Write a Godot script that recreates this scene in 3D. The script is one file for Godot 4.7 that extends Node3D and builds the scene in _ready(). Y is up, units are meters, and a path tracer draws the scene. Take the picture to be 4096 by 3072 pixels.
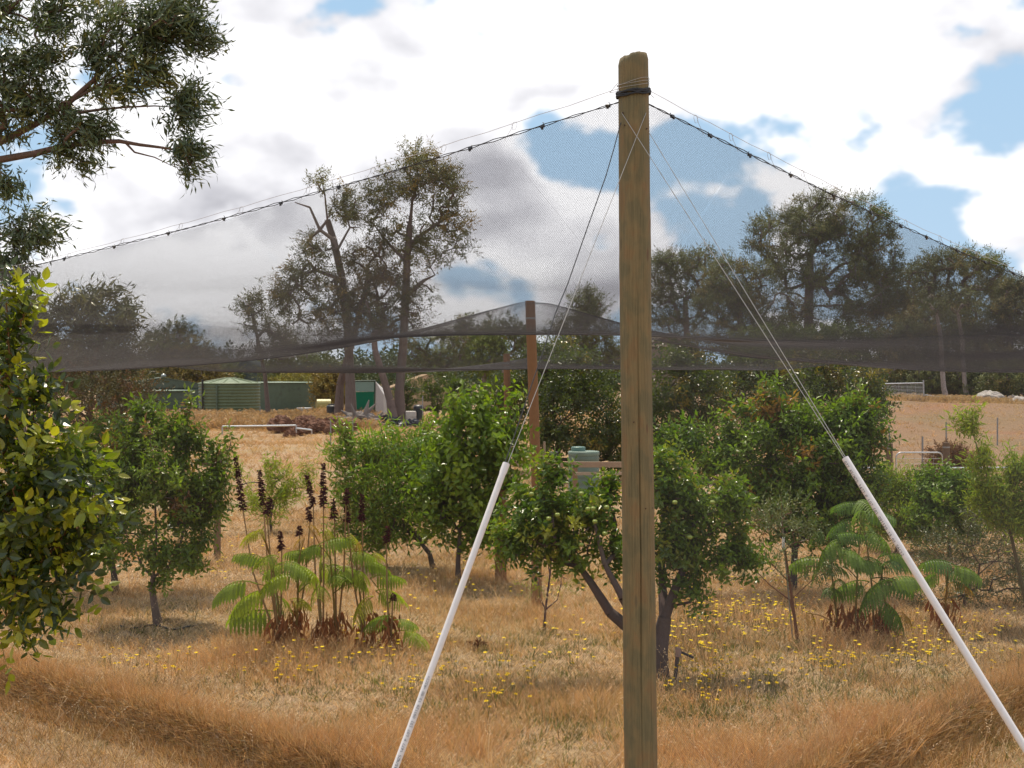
extends Node3D
# An orchard corner under bird netting: corner post, guy wires in pipe sleeves, fruit trees, dry grass, tanks and gums behind.

const F := 5600.0        # focal length in pixels of the 4096-wide photograph
const EYE := 3.05        # eye height above the orchard floor
const CORNER := Vector3(0.807, 0.0, -9.0)     # foot of the corner post
const ALONG_L := Vector3(-0.751, 0.0, -0.66)  # the netted side that runs off to the left
const ALONG_R := Vector3(0.67, 0.0, -0.742)   # the netted side that runs off to the right

var rng := RandomNumberGenerator.new()
var hill_noise := FastNoiseLite.new()
var patch_noise := FastNoiseLite.new()
var taken := {}
var M := {}
var spray := {}


class Shape:
	var v := PackedVector3Array()
	var n := PackedVector3Array()
	var c := PackedColorArray()
	var t := PackedVector2Array()
	var i := PackedInt32Array()

	func tri(a: Vector3, b: Vector3, d: Vector3, col: Color) -> void:
		var k := v.size()
		v.append(a); v.append(b); v.append(d)
		c.append(col); c.append(col); c.append(col)
		i.append(k); i.append(k + 1); i.append(k + 2)

	func quad(a: Vector3, b: Vector3, d: Vector3, e: Vector3, col: Color) -> void:
		tri(a, b, d, col)
		tri(a, d, e, col)

	# outward-facing quad for closed solids
	func face(a: Vector3, b: Vector3, d: Vector3, e: Vector3, out: Vector3, col: Color) -> void:
		if (d - a).cross(b - a).dot(out) >= 0.0:
			quad(a, b, d, e, col)
		else:
			quad(a, e, d, b, col)

	func box(o: Vector3, x: Vector3, y: Vector3, z: Vector3, col: Color) -> void:
		# o: centre; x, y, z: half edges; edges chamfered
		var k := minf(minf(x.length(), y.length()), z.length()) * 0.14
		var ax := [x, y, z]
		for s in [-1.0, 1.0]:
			for w in 3:
				var p: Vector3 = ax[w] * s
				var q: Vector3 = ax[(w + 1) % 3]
				var r: Vector3 = ax[(w + 2) % 3]
				var qi := q - q.normalized() * k
				var ri := r - r.normalized() * k
				face(o + p - qi - ri, o + p + qi - ri, o + p + qi + ri, o + p - qi + ri, p, col)
		for w in 3:
			var p: Vector3 = ax[w]
			var q: Vector3 = ax[(w + 1) % 3]
			var r: Vector3 = ax[(w + 2) % 3]
			var pi := p - p.normalized() * k
			var qi := q - q.normalized() * k
			var ri := r - r.normalized() * k
			for s in [-1.0, 1.0]:
				for u in [-1.0, 1.0]:
					face(o + p * s + qi * u - ri, o + p * s + qi * u + ri, o + pi * s + q * u + ri, o + pi * s + q * u - ri, p * s + q * u, col)

	func ring_frame(dir: Vector3) -> Array:
		var up := Vector3.UP if absf(dir.y) < 0.92 else Vector3.RIGHT
		var a := dir.cross(up).normalized()
		return [a, dir.cross(a).normalized()]

	func tube(pts: PackedVector3Array, rad: PackedFloat32Array, sides: int, col: Color, cap := true, smooth := false) -> void:
		var m := pts.size()
		var base := v.size()
		var prev := Vector3.ZERO
		for k in m:
			var dir: Vector3 = (pts[mini(k + 1, m - 1)] - pts[maxi(k - 1, 0)]).normalized()
			var a: Vector3
			if k == 0:
				a = ring_frame(dir)[0]
			else:
				a = (prev - dir * prev.dot(dir)).normalized()
			prev = a
			var b := dir.cross(a)
			for s in sides:
				var an := TAU * s / sides
				var o := a * cos(an) + b * sin(an)
				v.append(pts[k] + o * rad[k])
				c.append(col)
				if smooth:
					n.append(o)
		for k in m - 1:
			for s in sides:
				var p := base + k * sides + s
				var q := base + k * sides + (s + 1) % sides
				i.append_array([p, p + sides, q + sides, p, q + sides, q])
		if cap:
			for e in [0, m - 1]:
				var mid := v.size()
				var dir: Vector3 = (pts[1] - pts[0]) if e == 0 else (pts[m - 1] - pts[m - 2])
				dir = dir.normalized() * (-1.0 if e == 0 else 1.0)
				v.append(pts[e]); c.append(col)
				if smooth:
					n.append(dir)
				for s in sides:
					v.append(v[base + e * sides + s]); c.append(col)
					if smooth:
						n.append(dir)
				for s in sides:
					var p := mid + 1 + s
					var q := mid + 1 + (s + 1) % sides
					if e == 0:
						i.append_array([mid, p, q])
					else:
						i.append_array([mid, q, p])

	func lathe(prof: PackedVector2Array, at: Vector3, sides: int, col: Color, a0 := 0.0, a1 := TAU) -> void:
		# prof: (radius, height) from bottom to top, smooth
		var base := v.size()
		var m := prof.size()
		for k in m:
			var d: Vector2 = prof[mini(k + 1, m - 1)] - prof[maxi(k - 1, 0)]
			var nn := Vector2(d.y, -d.x).normalized()
			for s in sides + 1:
				var an := a0 + (a1 - a0) * s / sides
				v.append(at + Vector3(cos(an) * prof[k].x, prof[k].y, sin(an) * prof[k].x))
				n.append(Vector3(cos(an) * nn.x, nn.y, sin(an) * nn.x))
				c.append(col)
		for k in m - 1:
			for s in sides:
				var p := base + k * (sides + 1) + s
				var q := p + 1
				i.append_array([p, q + sides + 1, p + sides + 1, p, q, q + sides + 1])

	func leaf(o: Vector3, dir: Vector3, side: Vector3, length: float, width: float, fold: float, curl: float, col: Color, fine := false) -> void:
		# folded along the midrib, curling down towards the tip
		var nrm := dir.cross(side).normalized()
		if nrm.y < 0.0:
			nrm = -nrm
		var half := width * 0.5
		var m1 := o + dir * length * 0.45 - nrm * fold * half
		var tip := o + dir * length - nrm * curl * length
		var l1 := o + dir * length * 0.42 + side * half
		var r1 := o + dir * length * 0.42 - side * half
		if fine:
			var m2 := o + dir * length * 0.75 - nrm * (fold * half * 0.7 + curl * length * 0.45)
			var m0 := o + dir * length * 0.18 - nrm * fold * half * 0.5
			for s in [1.0, -1.0]:
				var e0: Vector3 = o + dir * length * 0.16 + side * half * 0.66 * s
				var e1: Vector3 = o + dir * length * 0.42 + side * half * s
				var e2: Vector3 = o + dir * length * 0.74 + side * half * 0.66 * s - nrm * curl * length * 0.4
				tri(o, e0, m0, col)
				quad(m0, e0, e1, m1, col)
				quad(m1, e1, e2, m2, col)
				tri(m2, e2, tip, col)
			return
		tri(o, l1, m1, col)
		tri(m1, l1, tip, col)
		tri(o, m1, r1, col)
		tri(m1, tip, r1, col)

	func mesh() -> ArrayMesh:
		var a := []
		a.resize(Mesh.ARRAY_MAX)
		a[Mesh.ARRAY_VERTEX] = v
		if n.size() == v.size():
			a[Mesh.ARRAY_NORMAL] = n
		a[Mesh.ARRAY_COLOR] = c
		if t.size() == v.size():
			a[Mesh.ARRAY_TEX_UV] = t
		a[Mesh.ARRAY_INDEX] = i
		var out := ArrayMesh.new()
		out.add_surface_from_arrays(Mesh.PRIMITIVE_TRIANGLES, a)
		return out


# ---------------------------------------------------------------- helpers
func at(px: float, py: float, d: float) -> Vector3:
	return Vector3((px - 2048.0) / F * d, EYE - (py - 1500.0) / F * d, -d)

func ground_y(x: float, z: float) -> float:
	var d := -z
	var y := hill_noise.get_noise_2d(x, z) * 0.06 * smoothstep(60.0, 8.0, d)
	y += hill_noise.get_noise_2d(x * 0.2 + 70.0, z * 0.2) * 0.35 * smoothstep(35.0, 70.0, d)
	var h := Vector2((x - 27.0) / 24.0, (d - 92.0) / 34.0).length_squared()
	y += 1.35 * exp(-h * 1.6)
	# a low grassy lip along the netted sides, with a step down outside
	var ab := into(x, z)
	var off := minf(ab.x, ab.y)
	if maxf(ab.x, ab.y) > -1.0 and maxf(ab.x, ab.y) < 16.0:
		y += 0.07 * exp(-pow((off - 0.25) / 0.45, 2.0)) - 0.25 * smoothstep(0.02, -0.2, off)
	return y

func on_ground(px: float, d: float) -> Vector3:
	var x := (px - 2048.0) / F * d
	return Vector3(x, ground_y(x, -d), -d)

func into(x: float, z: float) -> Vector2:
	# coordinates along the two netted sides; both positive inside the enclosure
	var p := Vector2(x - CORNER.x, -(z - CORNER.z))
	var det := -0.751 * 0.742 - 0.67 * 0.66
	return Vector2((p.x * 0.742 - 0.67 * p.y) / det, (-0.751 * p.y - 0.66 * p.x) / det)

func numbered(called: String) -> String:
	var k: int = taken.get(called, 0)
	taken[called] = k + 1
	return called if k == 0 else "%s_%03d" % [called, k]

func tag(o: Node, label: String, category: String, group := "", kind := "") -> void:
	if label:
		o.set_meta("label", label)
	if category:
		o.set_meta("category", category)
	if group:
		o.set_meta("group", group)
	if kind:
		o.set_meta("kind", kind)

func thing(called: String, label: String, category: String, where := Vector3.ZERO, group := "") -> Node3D:
	var o := Node3D.new()
	o.name = numbered(called)
	add_child(o)
	o.position = where
	tag(o, label, category, group)
	return o

func part(called: String, m: Mesh, mat: Material, parent: Node, where := Vector3.ZERO) -> MeshInstance3D:
	var o := MeshInstance3D.new()
	o.name = called
	o.mesh = m
	o.material_override = mat
	o.position = where
	parent.add_child(o, true)
	return o

func lone(called: String, m: Mesh, mat: Material, label: String, category: String, group := "", kind := "", where := Vector3.ZERO) -> MeshInstance3D:
	var o := part(numbered(called), m, mat, self, where)
	tag(o, label, category, group, kind)
	return o

func scatter(called: String, m: Mesh, mat: Material, places: Array, tints: PackedColorArray, parent: Node) -> MultiMeshInstance3D:
	var mm := MultiMesh.new()
	mm.transform_format = MultiMesh.TRANSFORM_3D
	mm.use_colors = true
	mm.mesh = m
	mm.instance_count = places.size()
	for k in places.size():
		mm.set_instance_transform(k, places[k])
		mm.set_instance_color(k, tints[k])
	var o := MultiMeshInstance3D.new()
	o.name = called
	o.multimesh = mm
	o.material_override = mat
	parent.add_child(o, true)
	return o

func rv(s := 1.0) -> Vector3:
	return Vector3(rng.randf_range(-s, s), rng.randf_range(-s, s), rng.randf_range(-s, s))

func vary(c: Color, amount: float) -> Color:
	var k := 1.0 + rng.randf_range(-amount, amount)
	return Color(c.r * k * (1.0 + rng.randf_range(-amount, amount) * 0.35), c.g * k, c.b * k * (1.0 + rng.randf_range(-amount, amount) * 0.35))

func basis_along(y: Vector3, roll: float, s: float) -> Basis:
	var up := y.normalized()
	var x := up.cross(Vector3.FORWARD if absf(up.z) < 0.9 else Vector3.RIGHT).normalized().rotated(up, roll)
	return Basis(x * s, up * s, x.cross(up) * s)

func line(a: Vector3, b: Vector3, steps: int, sag := 0.0) -> PackedVector3Array:
	var out := PackedVector3Array()
	for k in steps + 1:
		var f := float(k) / steps
		out.append(a.lerp(b, f) - Vector3.UP * sag * 4.0 * f * (1.0 - f))
	return out

func even(r: float, n: int) -> PackedFloat32Array:
	var out := PackedFloat32Array()
	out.resize(n)
	out.fill(r)
	return out

func rod(a: Vector3, b: Vector3, r: float, sides := 6, col := Color.WHITE, steps := 1, sag := 0.0) -> ArrayMesh:
	var s := Shape.new()
	var p := line(a, b, steps, sag)
	s.tube(p, even(r, p.size()), sides, col, true, true)
	return s.mesh()

func block(o: Vector3, size: Vector3, turn := 0.0, col := Color.WHITE) -> ArrayMesh:
	var s := Shape.new()
	var b := Basis(Vector3.UP, turn)
	s.box(o, b.x * size.x / 2, b.y * size.y / 2, b.z * size.z / 2, col)
	return s.mesh()


# ---------------------------------------------------------------- materials
func noise_tex(seed_: int, freq: float, ramp: Array, size := 512, octaves := 5, normal := false) -> NoiseTexture2D:
	var nz := FastNoiseLite.new()
	nz.seed = seed_
	nz.frequency = freq
	nz.fractal_octaves = octaves
	var tex := NoiseTexture2D.new()
	tex.width = size
	tex.height = size
	tex.seamless = true
	tex.noise = nz
	if normal:
		tex.as_normal_map = true
		tex.bump_strength = 4.0
	elif ramp.size():
		var g := Gradient.new()
		var off := PackedFloat32Array()
		var col := PackedColorArray()
		for k in ramp.size():
			off.append(float(k) / (ramp.size() - 1))
			col.append(Color(ramp[k].r, ramp[k].g, ramp[k].b).linear_to_srgb())
		g.offsets = off
		g.colors = col
		tex.color_ramp = g
	return tex

func mat(lin: Color, rough := 0.8, tinted := true) -> StandardMaterial3D:
	var m := StandardMaterial3D.new()
	m.albedo_color = lin.linear_to_srgb()
	m.roughness = rough
	m.vertex_color_use_as_albedo = tinted
	return m

func leafy(rough: float, through: Color, shine := 0.5) -> StandardMaterial3D:
	var m := mat(Color.WHITE, rough)
	m.cull_mode = BaseMaterial3D.CULL_DISABLED
	m.metallic_specular = shine
	m.backlight_enabled = true
	m.backlight = through.linear_to_srgb()
	return m

func woody(tex: Texture2D, scale: Vector3, rough := 0.85) -> StandardMaterial3D:
	var m := mat(Color.WHITE, rough)
	m.albedo_texture = tex
	m.uv1_triplanar = true
	m.uv1_scale = scale
	return m

func materials() -> void:
	var grain := noise_tex(3, 0.02, [Color(0.35, 0.33, 0.3), Color(0.8, 0.78, 0.75), Color(1.0, 1.0, 1.0), Color(0.7, 0.62, 0.55), Color(1.0, 0.95, 0.9)])
	var coarse := noise_tex(9, 0.012, [Color(0.45, 0.42, 0.4), Color(0.9, 0.88, 0.86), Color(1.0, 1.0, 1.0), Color(0.75, 0.72, 0.7)])
	M.wood = woody(grain, Vector3(9.0, 0.7, 9.0))
	M.bark = woody(grain, Vector3(7.0, 1.6, 7.0), 0.95)
	M.far_bark = woody(coarse, Vector3(1.2, 0.25, 1.2), 0.95)
	M.stone = woody(coarse, Vector3(1.1, 1.1, 1.1), 0.95)
	M.soil = woody(grain, Vector3(4.0, 4.0, 4.0), 1.0)
	M.painted = woody(coarse, Vector3(0.35, 0.35, 0.35), 0.5)
	M.steel = mat(Color.WHITE, 0.38)
	M.steel.metallic = 0.75
	M.wire = mat(Color.WHITE, 0.35)
	M.wire.metallic = 0.8
	M.net = mat(Color.WHITE, 0.7)
	M.net.cull_mode = BaseMaterial3D.CULL_DISABLED
	M.cord = mat(Color.WHITE, 0.75)
	M.plastic = mat(Color.WHITE, 0.42)
	M.pvc = woody(noise_tex(21, 0.01, [Color(0.86, 0.84, 0.8), Color(1.0, 1.0, 1.0), Color(0.93, 0.92, 0.9)]), Vector3(2.0, 2.0, 2.0), 0.42)
	M.ink = mat(Color(0.07, 0.08, 0.1), 0.7)
	M.cloth = leafy(0.9, Color(0.35, 0.35, 0.35), 0.2)
	M.gum = leafy(0.36, Color(0.5, 0.5, 0.3), 0.55)
	M.glossy = leafy(0.3, Color(0.9, 1.0, 0.3), 0.6)
	M.fruit_leaf = leafy(0.33, Color(0.85, 1.0, 0.3), 0.55)
	M.soft_leaf = leafy(0.45, Color(0.9, 1.0, 0.35), 0.45)
	M.far_leaf = leafy(0.55, Color(0.4, 0.42, 0.25), 0.4)
	M.straw = leafy(0.5, Color(0.7, 0.6, 0.42), 0.5)
	M.petal = leafy(0.6, Color(0.5, 0.5, 0.3), 0.3)
	M.dry = leafy(0.9, Color(0.4, 0.35, 0.25), 0.2)
	M.fruit = mat(Color.WHITE, 0.4)


# ---------------------------------------------------------------- sky
func sky_bias(x: float, y: float) -> float:
	# x, y: degrees right of and above the point on the horizon straight ahead; where the day's gaps and banks of cloud stand
	var b := 0.0
	for g in [
		[-7.0, 14.8, 3.2, 1.5, -1.1], [19.8, 12.2, 2.3, 3.4, -1.1], [2.6, 8.3, 2.0, 1.4, -0.75], [-0.4, 9.6, 1.6, 0.7, -0.4], [5.4, 8.0, 1.6, 1.3, -0.3], [7.6, 7.0, 2.4, 2.2, -0.9], [-7.0, 10.7, 2.0, 1.2, 0.4], [11.0, 11.3, 4.0, 2.0, 0.75],
		[3.4, 5.0, 1.3, 1.2, -0.55], [15.8, 5.2, 1.0, 1.6, -0.6], [-19.3, 7.6, 0.9, 0.8, -0.4], [9.4, 4.6, 1.5, 1.6, -0.35], 
		[-2.0, 12.3, 6.0, 2.4, 0.55], [7.0, 13.0, 7.0, 2.2, 0.6], [1.0, 6.0, 2.6, 1.6, 0.5], [-12.0, 9.5, 7.0, 4.0, 0.45], [-14.0, 3.0, 6.5, 2.4, 0.6], [-2.5, 2.6, 4.0, 1.3, 0.5], [-17.0, 12.5, 5.0, 3.0, 0.4], [-10.0, 5.0, 8.0, 2.2, 0.4], [15.0, 8.6, 3.5, 1.6, 0.4], [20.0, 7.0, 2.5, 1.8, 0.55],
	]:
		var q := pow((x - g[0]) / g[2], 2.0) + pow((y - g[1]) / g[3], 2.0)
		if q < 9.0:
			b += g[4] * exp(-q)
	return b

func sky_at(az: float, el: float, nz: FastNoiseLite, broad: FastNoiseLite) -> Color:
	var ce := cos(el)
	var dir := Vector3(sin(az) * ce, sin(el), -cos(az) * ce)
	# a layer of cloud: seen flatter towards the horizon
	var p := Vector3(dir.x, dir.y * 1.7, dir.z) * 100.0
	var x := rad_to_deg(az)
	var y := rad_to_deg(el)
	var f := nz.get_noise_3dv(p) * 1.75 + 0.24 + sky_bias(x, y) * 0.8
	var cover := smoothstep(-0.1, 0.24, f)
	var above := nz.get_noise_3dv(p + Vector3(0.0, 3.0, 0.0)) * 1.75
	var body := broad.get_noise_3dv(p)
	var lit := clampf(0.92 + (f - above) * 0.28 - maxf(body + 0.08, 0.0) * 0.62 * smoothstep(0.1, 0.55, f) - 0.1 * smoothstep(0.5, 1.1, f) * smoothstep(9.0, 2.0, y), 0.5, 1.0)
	var blue := Color(0.4, 0.63, 0.88).lerp(Color(0.56, 0.74, 0.92), pow(clampf(1.0 - y / 26.0, 0.0, 1.0), 2.0))
	var c := Color(1.23, 1.215, 1.23) * pow(lit, 1.35)
	c = Color(c.r, c.g, c.b * (1.0 + (1.0 - lit) * 0.14))
	return blue.lerp(c, cover * 0.97)

func make_sky() -> ImageTexture:
	var w := 4096
	var h := 2048
	var nz := FastNoiseLite.new()
	nz.seed = 41
	nz.frequency = 0.055
	nz.fractal_octaves = 6
	nz.fractal_gain = 0.52
	var broad := FastNoiseLite.new()
	broad.seed = 7
	broad.frequency = 0.05
	broad.fractal_octaves = 3
	# the whole sky, sampled coarsely, then the part with detail sampled finely from the same clouds
	var low := Image.create(w / 4, h / 8, false, Image.FORMAT_RGBF)
	for j in h / 8:
		var el := PI * (0.5 - (j + 0.5) * 4.0 / h)
		for k in w / 4:
			low.set_pixel(k, j, sky_at(TAU * ((k + 0.5) * 4.0 / w - 0.5), el, nz, broad))
	low.resize(w, h / 2, Image.INTERPOLATE_CUBIC)
	for j in range(h / 2 - 300, h / 2):
		var el := PI * (0.5 - (j + 0.5) / h)
		for k in range(w / 2 - 330, w / 2 + 330):
			low.set_pixel(k, j, sky_at(TAU * ((k + 0.5) / w - 0.5), el, nz, broad))
	var out := Image.create(w, h, false, Image.FORMAT_RGBF)
	out.fill(Color(0.3, 0.24, 0.17))
	out.blit_rect(low, Rect2i(0, 0, w, h / 2), Vector2i.ZERO)
	return ImageTexture.create_from_image(out)


# ---------------------------------------------------------------- ground
func straw_image() -> ImageTexture:
	var s := 1024
	var im := Image.create(s, s, false, Image.FORMAT_RGB8)
	var nz := FastNoiseLite.new()
	nz.seed = 5
	nz.frequency = 0.02
	im.fill(Color(0.27, 0.175, 0.095).linear_to_srgb())
	for k in 5200:
		var p := Vector2(rng.randf() * s, rng.randf() * s)
		var q := Vector2.RIGHT.rotated(rng.randf() * TAU)
		var l := rng.randi_range(10, 46)
		var tone := rng.randf()
		var base := Color(0.13, 0.08, 0.045).lerp(Color(0.5, 0.37, 0.2), pow(tone, 0.8))
		if rng.randf() < 0.12:
			base = Color(0.3, 0.15, 0.07)
		var col := vary(base, 0.15).linear_to_srgb()
		for e in l:
			var u := p + q * e
			var x := posmod(int(u.x), s)
			var y := posmod(int(u.y), s)
			im.set_pixel(x, y, col)
			im.set_pixel(posmod(x + 1, s), y, col)
	return ImageTexture.create_from_image(im)

func ground() -> void:
	var s := Shape.new()
	var xs := []
	var zs := []
	# fine where the netted sides cross the picture, coarser away from there
	var x0 := 0.0
	var gap := 0.12
	while x0 < 520.0:
		xs.append(x0)
		if x0 > 0.0:
			xs.append(-x0)
		gap = 0.12 if x0 < 7.0 else gap * 1.16
		x0 += gap
	xs.sort()
	var z0 := 30.0
	while z0 > -700.0:
		zs.append(z0)
		gap = 1.6 if z0 > -6.0 else (0.12 if z0 > -17.0 else (0.4 if z0 > -45.0 else gap * 1.1))
		z0 -= gap
	var cols := xs.size()
	for z in zs:
		for x in xs:
			s.v.append(Vector3(x, ground_y(x, z), z))
			var e := 0.4
			s.n.append(Vector3(ground_y(x - e, z) - ground_y(x + e, z), 2.0 * e, ground_y(x, z - e) - ground_y(x, z + e)).normalized())
			var p := patch_noise.get_noise_2d(x, z)
			var q := patch_noise.get_noise_2d(x * 0.3 + 90.0, z * 0.3)
			var c := Color(1.0, 1.0, 1.0).lerp(Color(1.12, 0.86, 0.72), clampf(p * 1.6, 0.0, 1.0)).lerp(Color(0.85, 0.95, 0.8), clampf(-q * 1.8, 0.0, 0.8))
			c = c.lerp(c * Color(0.68, 0.6, 0.53), smoothstep(6.0, 14.0, x) * smoothstep(-30.0, -45.0, z))
			s.c.append(c)
	for j in zs.size() - 1:
		for k in cols - 1:
			var p := j * cols + k
			s.i.append_array([p, p + cols, p + cols + 1, p, p + cols + 1, p + 1])
	var m := mat(Color.WHITE, 0.95)
	m.albedo_texture = straw_image()
	m.uv1_triplanar = true
	m.uv1_world_triplanar = true
	m.uv1_scale = Vector3(0.45, 0.45, 0.45)
	lone("ground", s.mesh(), m, "dry straw-coloured orchard floor and paddock", "ground", "", "structure")

func tuft(n: int, low: float, high: float, lean: float, spread: float, wide: float, heads := 0.0) -> ArrayMesh:
	var s := Shape.new()
	for k in n:
		var an := rng.randf() * TAU
		var o := Vector3(cos(an), 0, sin(an)) * rng.randf() * spread
		var l := rng.randf_range(low, high)
		var out := Vector3(cos(an + rng.randf_range(-1, 1)), 0, sin(an + rng.randf_range(-1, 1)))
		var dir := (Vector3.UP + out * lean * rng.randf_range(0.3, 1.3)).normalized()
		var dir2 := (dir + out * rng.randf_range(0.1, 0.7) * (0.4 + lean * 0.3)).normalized()
		var side := dir.cross(rv()).normalized() * wide * rng.randf_range(0.6, 1.3)
		var k1 := 0.42 + 1.25 * pow(rng.randf(), 1.3)
		var col := Color(k1, k1 * rng.randf_range(0.9, 1.05), k1 * rng.randf_range(0.75, 1.1))
		var mid := o + dir * l * 0.55
		var tip := mid + dir2 * l * 0.45
		s.quad(o - side, o + side, mid + side * 0.8, mid - side * 0.8, col)
		s.tri(mid - side * 0.8, mid + side * 0.8, tip, col)
		if rng.randf() < heads:
			for e in 6:
				var hd := (dir2 + rv(0.7) + Vector3.DOWN * 0.5).normalized()
				s.leaf(mid.lerp(tip, 0.25 + e * 0.15), hd, hd.cross(rv()).normalized(), 0.03, 0.009, 0.3, 0.0, Color(1.35, 1.3, 1.2))
	return s.mesh()

func grass() -> void:
	var mats: Array = [tuft(10, 0.04, 0.12, 1.6, 0.05, 0.0027), tuft(10, 0.04, 0.11, 2.6, 0.06, 0.0027), tuft(11, 0.05, 0.17, 1.0, 0.05, 0.0023)]
	var places := [[], [], []]
	var tints := [PackedColorArray(), PackedColorArray(), PackedColorArray()]
	var tall := []
	var tall_tint := PackedColorArray()
	var green := []
	var green_tint := PackedColorArray()
	var straw := Color(0.7, 0.495, 0.265)
	var rust := Color(0.6, 0.36, 0.155)
	# the near floor
	for k in 112000:
		var d := sqrt(rng.randf_range(8.6 * 8.6, 31.0 * 31.0))
		if rng.randf() > 1.15 - d / 34.0:
			continue
		var x := rng.randf_range(-1.0, 1.0) * (0.37 * d + 2.2)
		var z := -d
		var ab := into(x, z)
		var outside := minf(ab.x, ab.y) < -0.05
		var p := patch_noise.get_noise_2d(x * 1.6, z * 1.6)
		var w := 0 if p > 0.05 else 1
		if p > 0.33 or (outside and rng.randf() < 0.7):
			w = 2
		var col := straw.lerp(rust, clampf(p * 0.7 + (0.3 if outside else 0.0) + rng.randf_range(-0.2, 0.25), 0.0, 1.0))
		if rng.randf() < 0.1:
			col = Color(0.66, 0.5, 0.33)
		places[w].append(Transform3D(basis_along(Vector3.UP + rv(0.25), rng.randf() * TAU, rng.randf_range(0.7, 1.25) * (1.0 + d * 0.012)), Vector3(x, ground_y(x, z) - 0.006, z)))
		tints[w].append(vary(col, 0.16))
	# the face of the step under the netted sides is grassed over as well
	for k in 9000:
		var side: Vector3 = ALONG_L if rng.randf() < 0.5 else ALONG_R
		var n := Vector3(-side.z, 0, side.x)
		if n.z < 0.0:
			n = -n
		var p := CORNER + side * rng.randf_range(-0.3, 9.5) + n * rng.randf_range(-0.05, 0.3)
		places[2].append(Transform3D(basis_along(Vector3.UP + n * 0.8 + rv(0.4), rng.randf() * TAU, rng.randf_range(0.7, 1.2)), Vector3(p.x, ground_y(p.x, p.z) - 0.004, p.z)))
		tints[2].append(vary(rust.lerp(straw, rng.randf_range(0.0, 0.6)), 0.2))
	# long grass left standing along and outside the netted sides
	for k in 11000:
		var x: float
		var z: float
		var outer := rng.randf() < 0.42
		if outer:
			var s := rng.randf_range(-0.3, 9.5)
			var side: Vector3 = ALONG_L if rng.randf() < 0.5 else ALONG_R
			var p := CORNER + side * s
			var n := Vector3(-side.z, 0, side.x)
			if n.z < 0.0:
				n = -n
			p += n * rng.randfn(-0.16, 0.13)
			x = p.x
			z = p.z
		else:
			var d := sqrt(rng.randf_range(64.0, 144.0))
			x = rng.randf_range(-1.0, 1.0) * (0.37 * d + 2.2)
			z = -d
			var ab := into(x, z)
			if minf(ab.x, ab.y) > 0.0:
				continue
		var col := rust.lerp(straw, clampf(rng.randf_range(-0.35, 0.8), 0.0, 1.0))
		tall.append(Transform3D(basis_along(Vector3.UP + Vector3(0.1, 0, 0.3 if outer else 0.0) + rv(0.3), rng.randf() * TAU, rng.randf_range(0.3, 0.85) * (0.72 if outer else 0.5)), Vector3(x, ground_y(x, z) - 0.01, z)))
		tall_tint.append(vary(col, 0.22))
	# clumps of long grass inside
	for g in [[2440, 12.7, 0.5, 260], [1650, 11.6, 0.45, 420], [2820, 11.2, 0.4, 420], [3500, 11.9, 0.4, 260], [700, 23.5, 0.6, 160], [1250, 15.0, 0.7, 420], [3420, 15.8, 0.5, 260], [2100, 17.5, 0.8, 200], [930, 15.0, 0.5, 220], [2000, 21.0, 0.8, 200], [3350, 18.5, 0.8, 260], [300, 19.0, 0.8, 160], [1500, 19.0, 1.0, 260], [2750, 18.0, 0.8, 300], [1150, 25.0, 1.2, 260]]:
		for k in g[3]:
			var o := on_ground(g[0], g[1]) + Vector3(rng.randfn(0, g[2]), 0, rng.randfn(0, g[2]))
			o.y = ground_y(o.x, o.z) - 0.01
			tall.append(Transform3D(basis_along(Vector3.UP + rv(0.35), rng.randf() * TAU, rng.randf_range(0.35, 1.0)), o))
			tall_tint.append(vary(rust.lerp(straw, rng.randf_range(0.0, 0.8)), 0.22))
	# flat green rosettes and leafy stems among the straw
	for g in [[3050, 15.8, 0.9, 500], [2850, 17.5, 0.8, 300], [3500, 14.2, 1.2, 420], [3050, 12.6, 0.9, 520], [3700, 13.2, 0.8, 240], [1850, 12.4, 0.8, 420], [2300, 13.4, 0.8, 380], [1400, 13.9, 1.0, 360], [900, 14.6, 0.9, 160], [2200, 15.8, 0.6, 220], [2400, 12.3, 0.5, 260], [620, 17.5, 0.8, 200], [1750, 22.0, 1.2, 300], [3750, 17.0, 1.2, 300], [2700, 12.4, 0.4, 260], [1150, 31.0, 2.0, 260], [2000, 18.0, 1.2, 240], [3900, 12.6, 0.4, 120]]:
		for k in int(g[3] * 0.85):
			var o := on_ground(g[0], g[1]) + Vector3(rng.randfn(0, g[2]), 0, rng.randfn(0, g[2]))
			o.y = ground_y(o.x, o.z) - 0.004
			green.append(Transform3D(basis_along(Vector3.UP + rv(0.3), rng.randf() * TAU, rng.randf_range(0.45, 1.15)), o))
			green_tint.append(vary(Color(0.2, 0.21, 0.06), 0.35))
	var o := Node3D.new()
	o.name = numbered("dry_grass")
	add_child(o)
	tag(o, "short dry straw grass matted over the orchard floor", "grass", "", "stuff")
	for w in 3:
		scatter("straw", mats[w], M.straw, places[w], tints[w], o).set_meta("kind", "stuff")
	var o2 := Node3D.new()
	o2.name = numbered("long_grass")
	add_child(o2)
	tag(o2, "long rusty grass standing along the netted sides and in clumps", "grass", "", "stuff")
	scatter("blades", tuft(12, 0.12, 0.42, 0.85, 0.08, 0.0023, 0.2), M.straw, tall, tall_tint, o2).set_meta("kind", "stuff")
	# single pale stalks with seed heads standing above the rest
	var pale := []
	var pale_tint := PackedColorArray()
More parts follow.
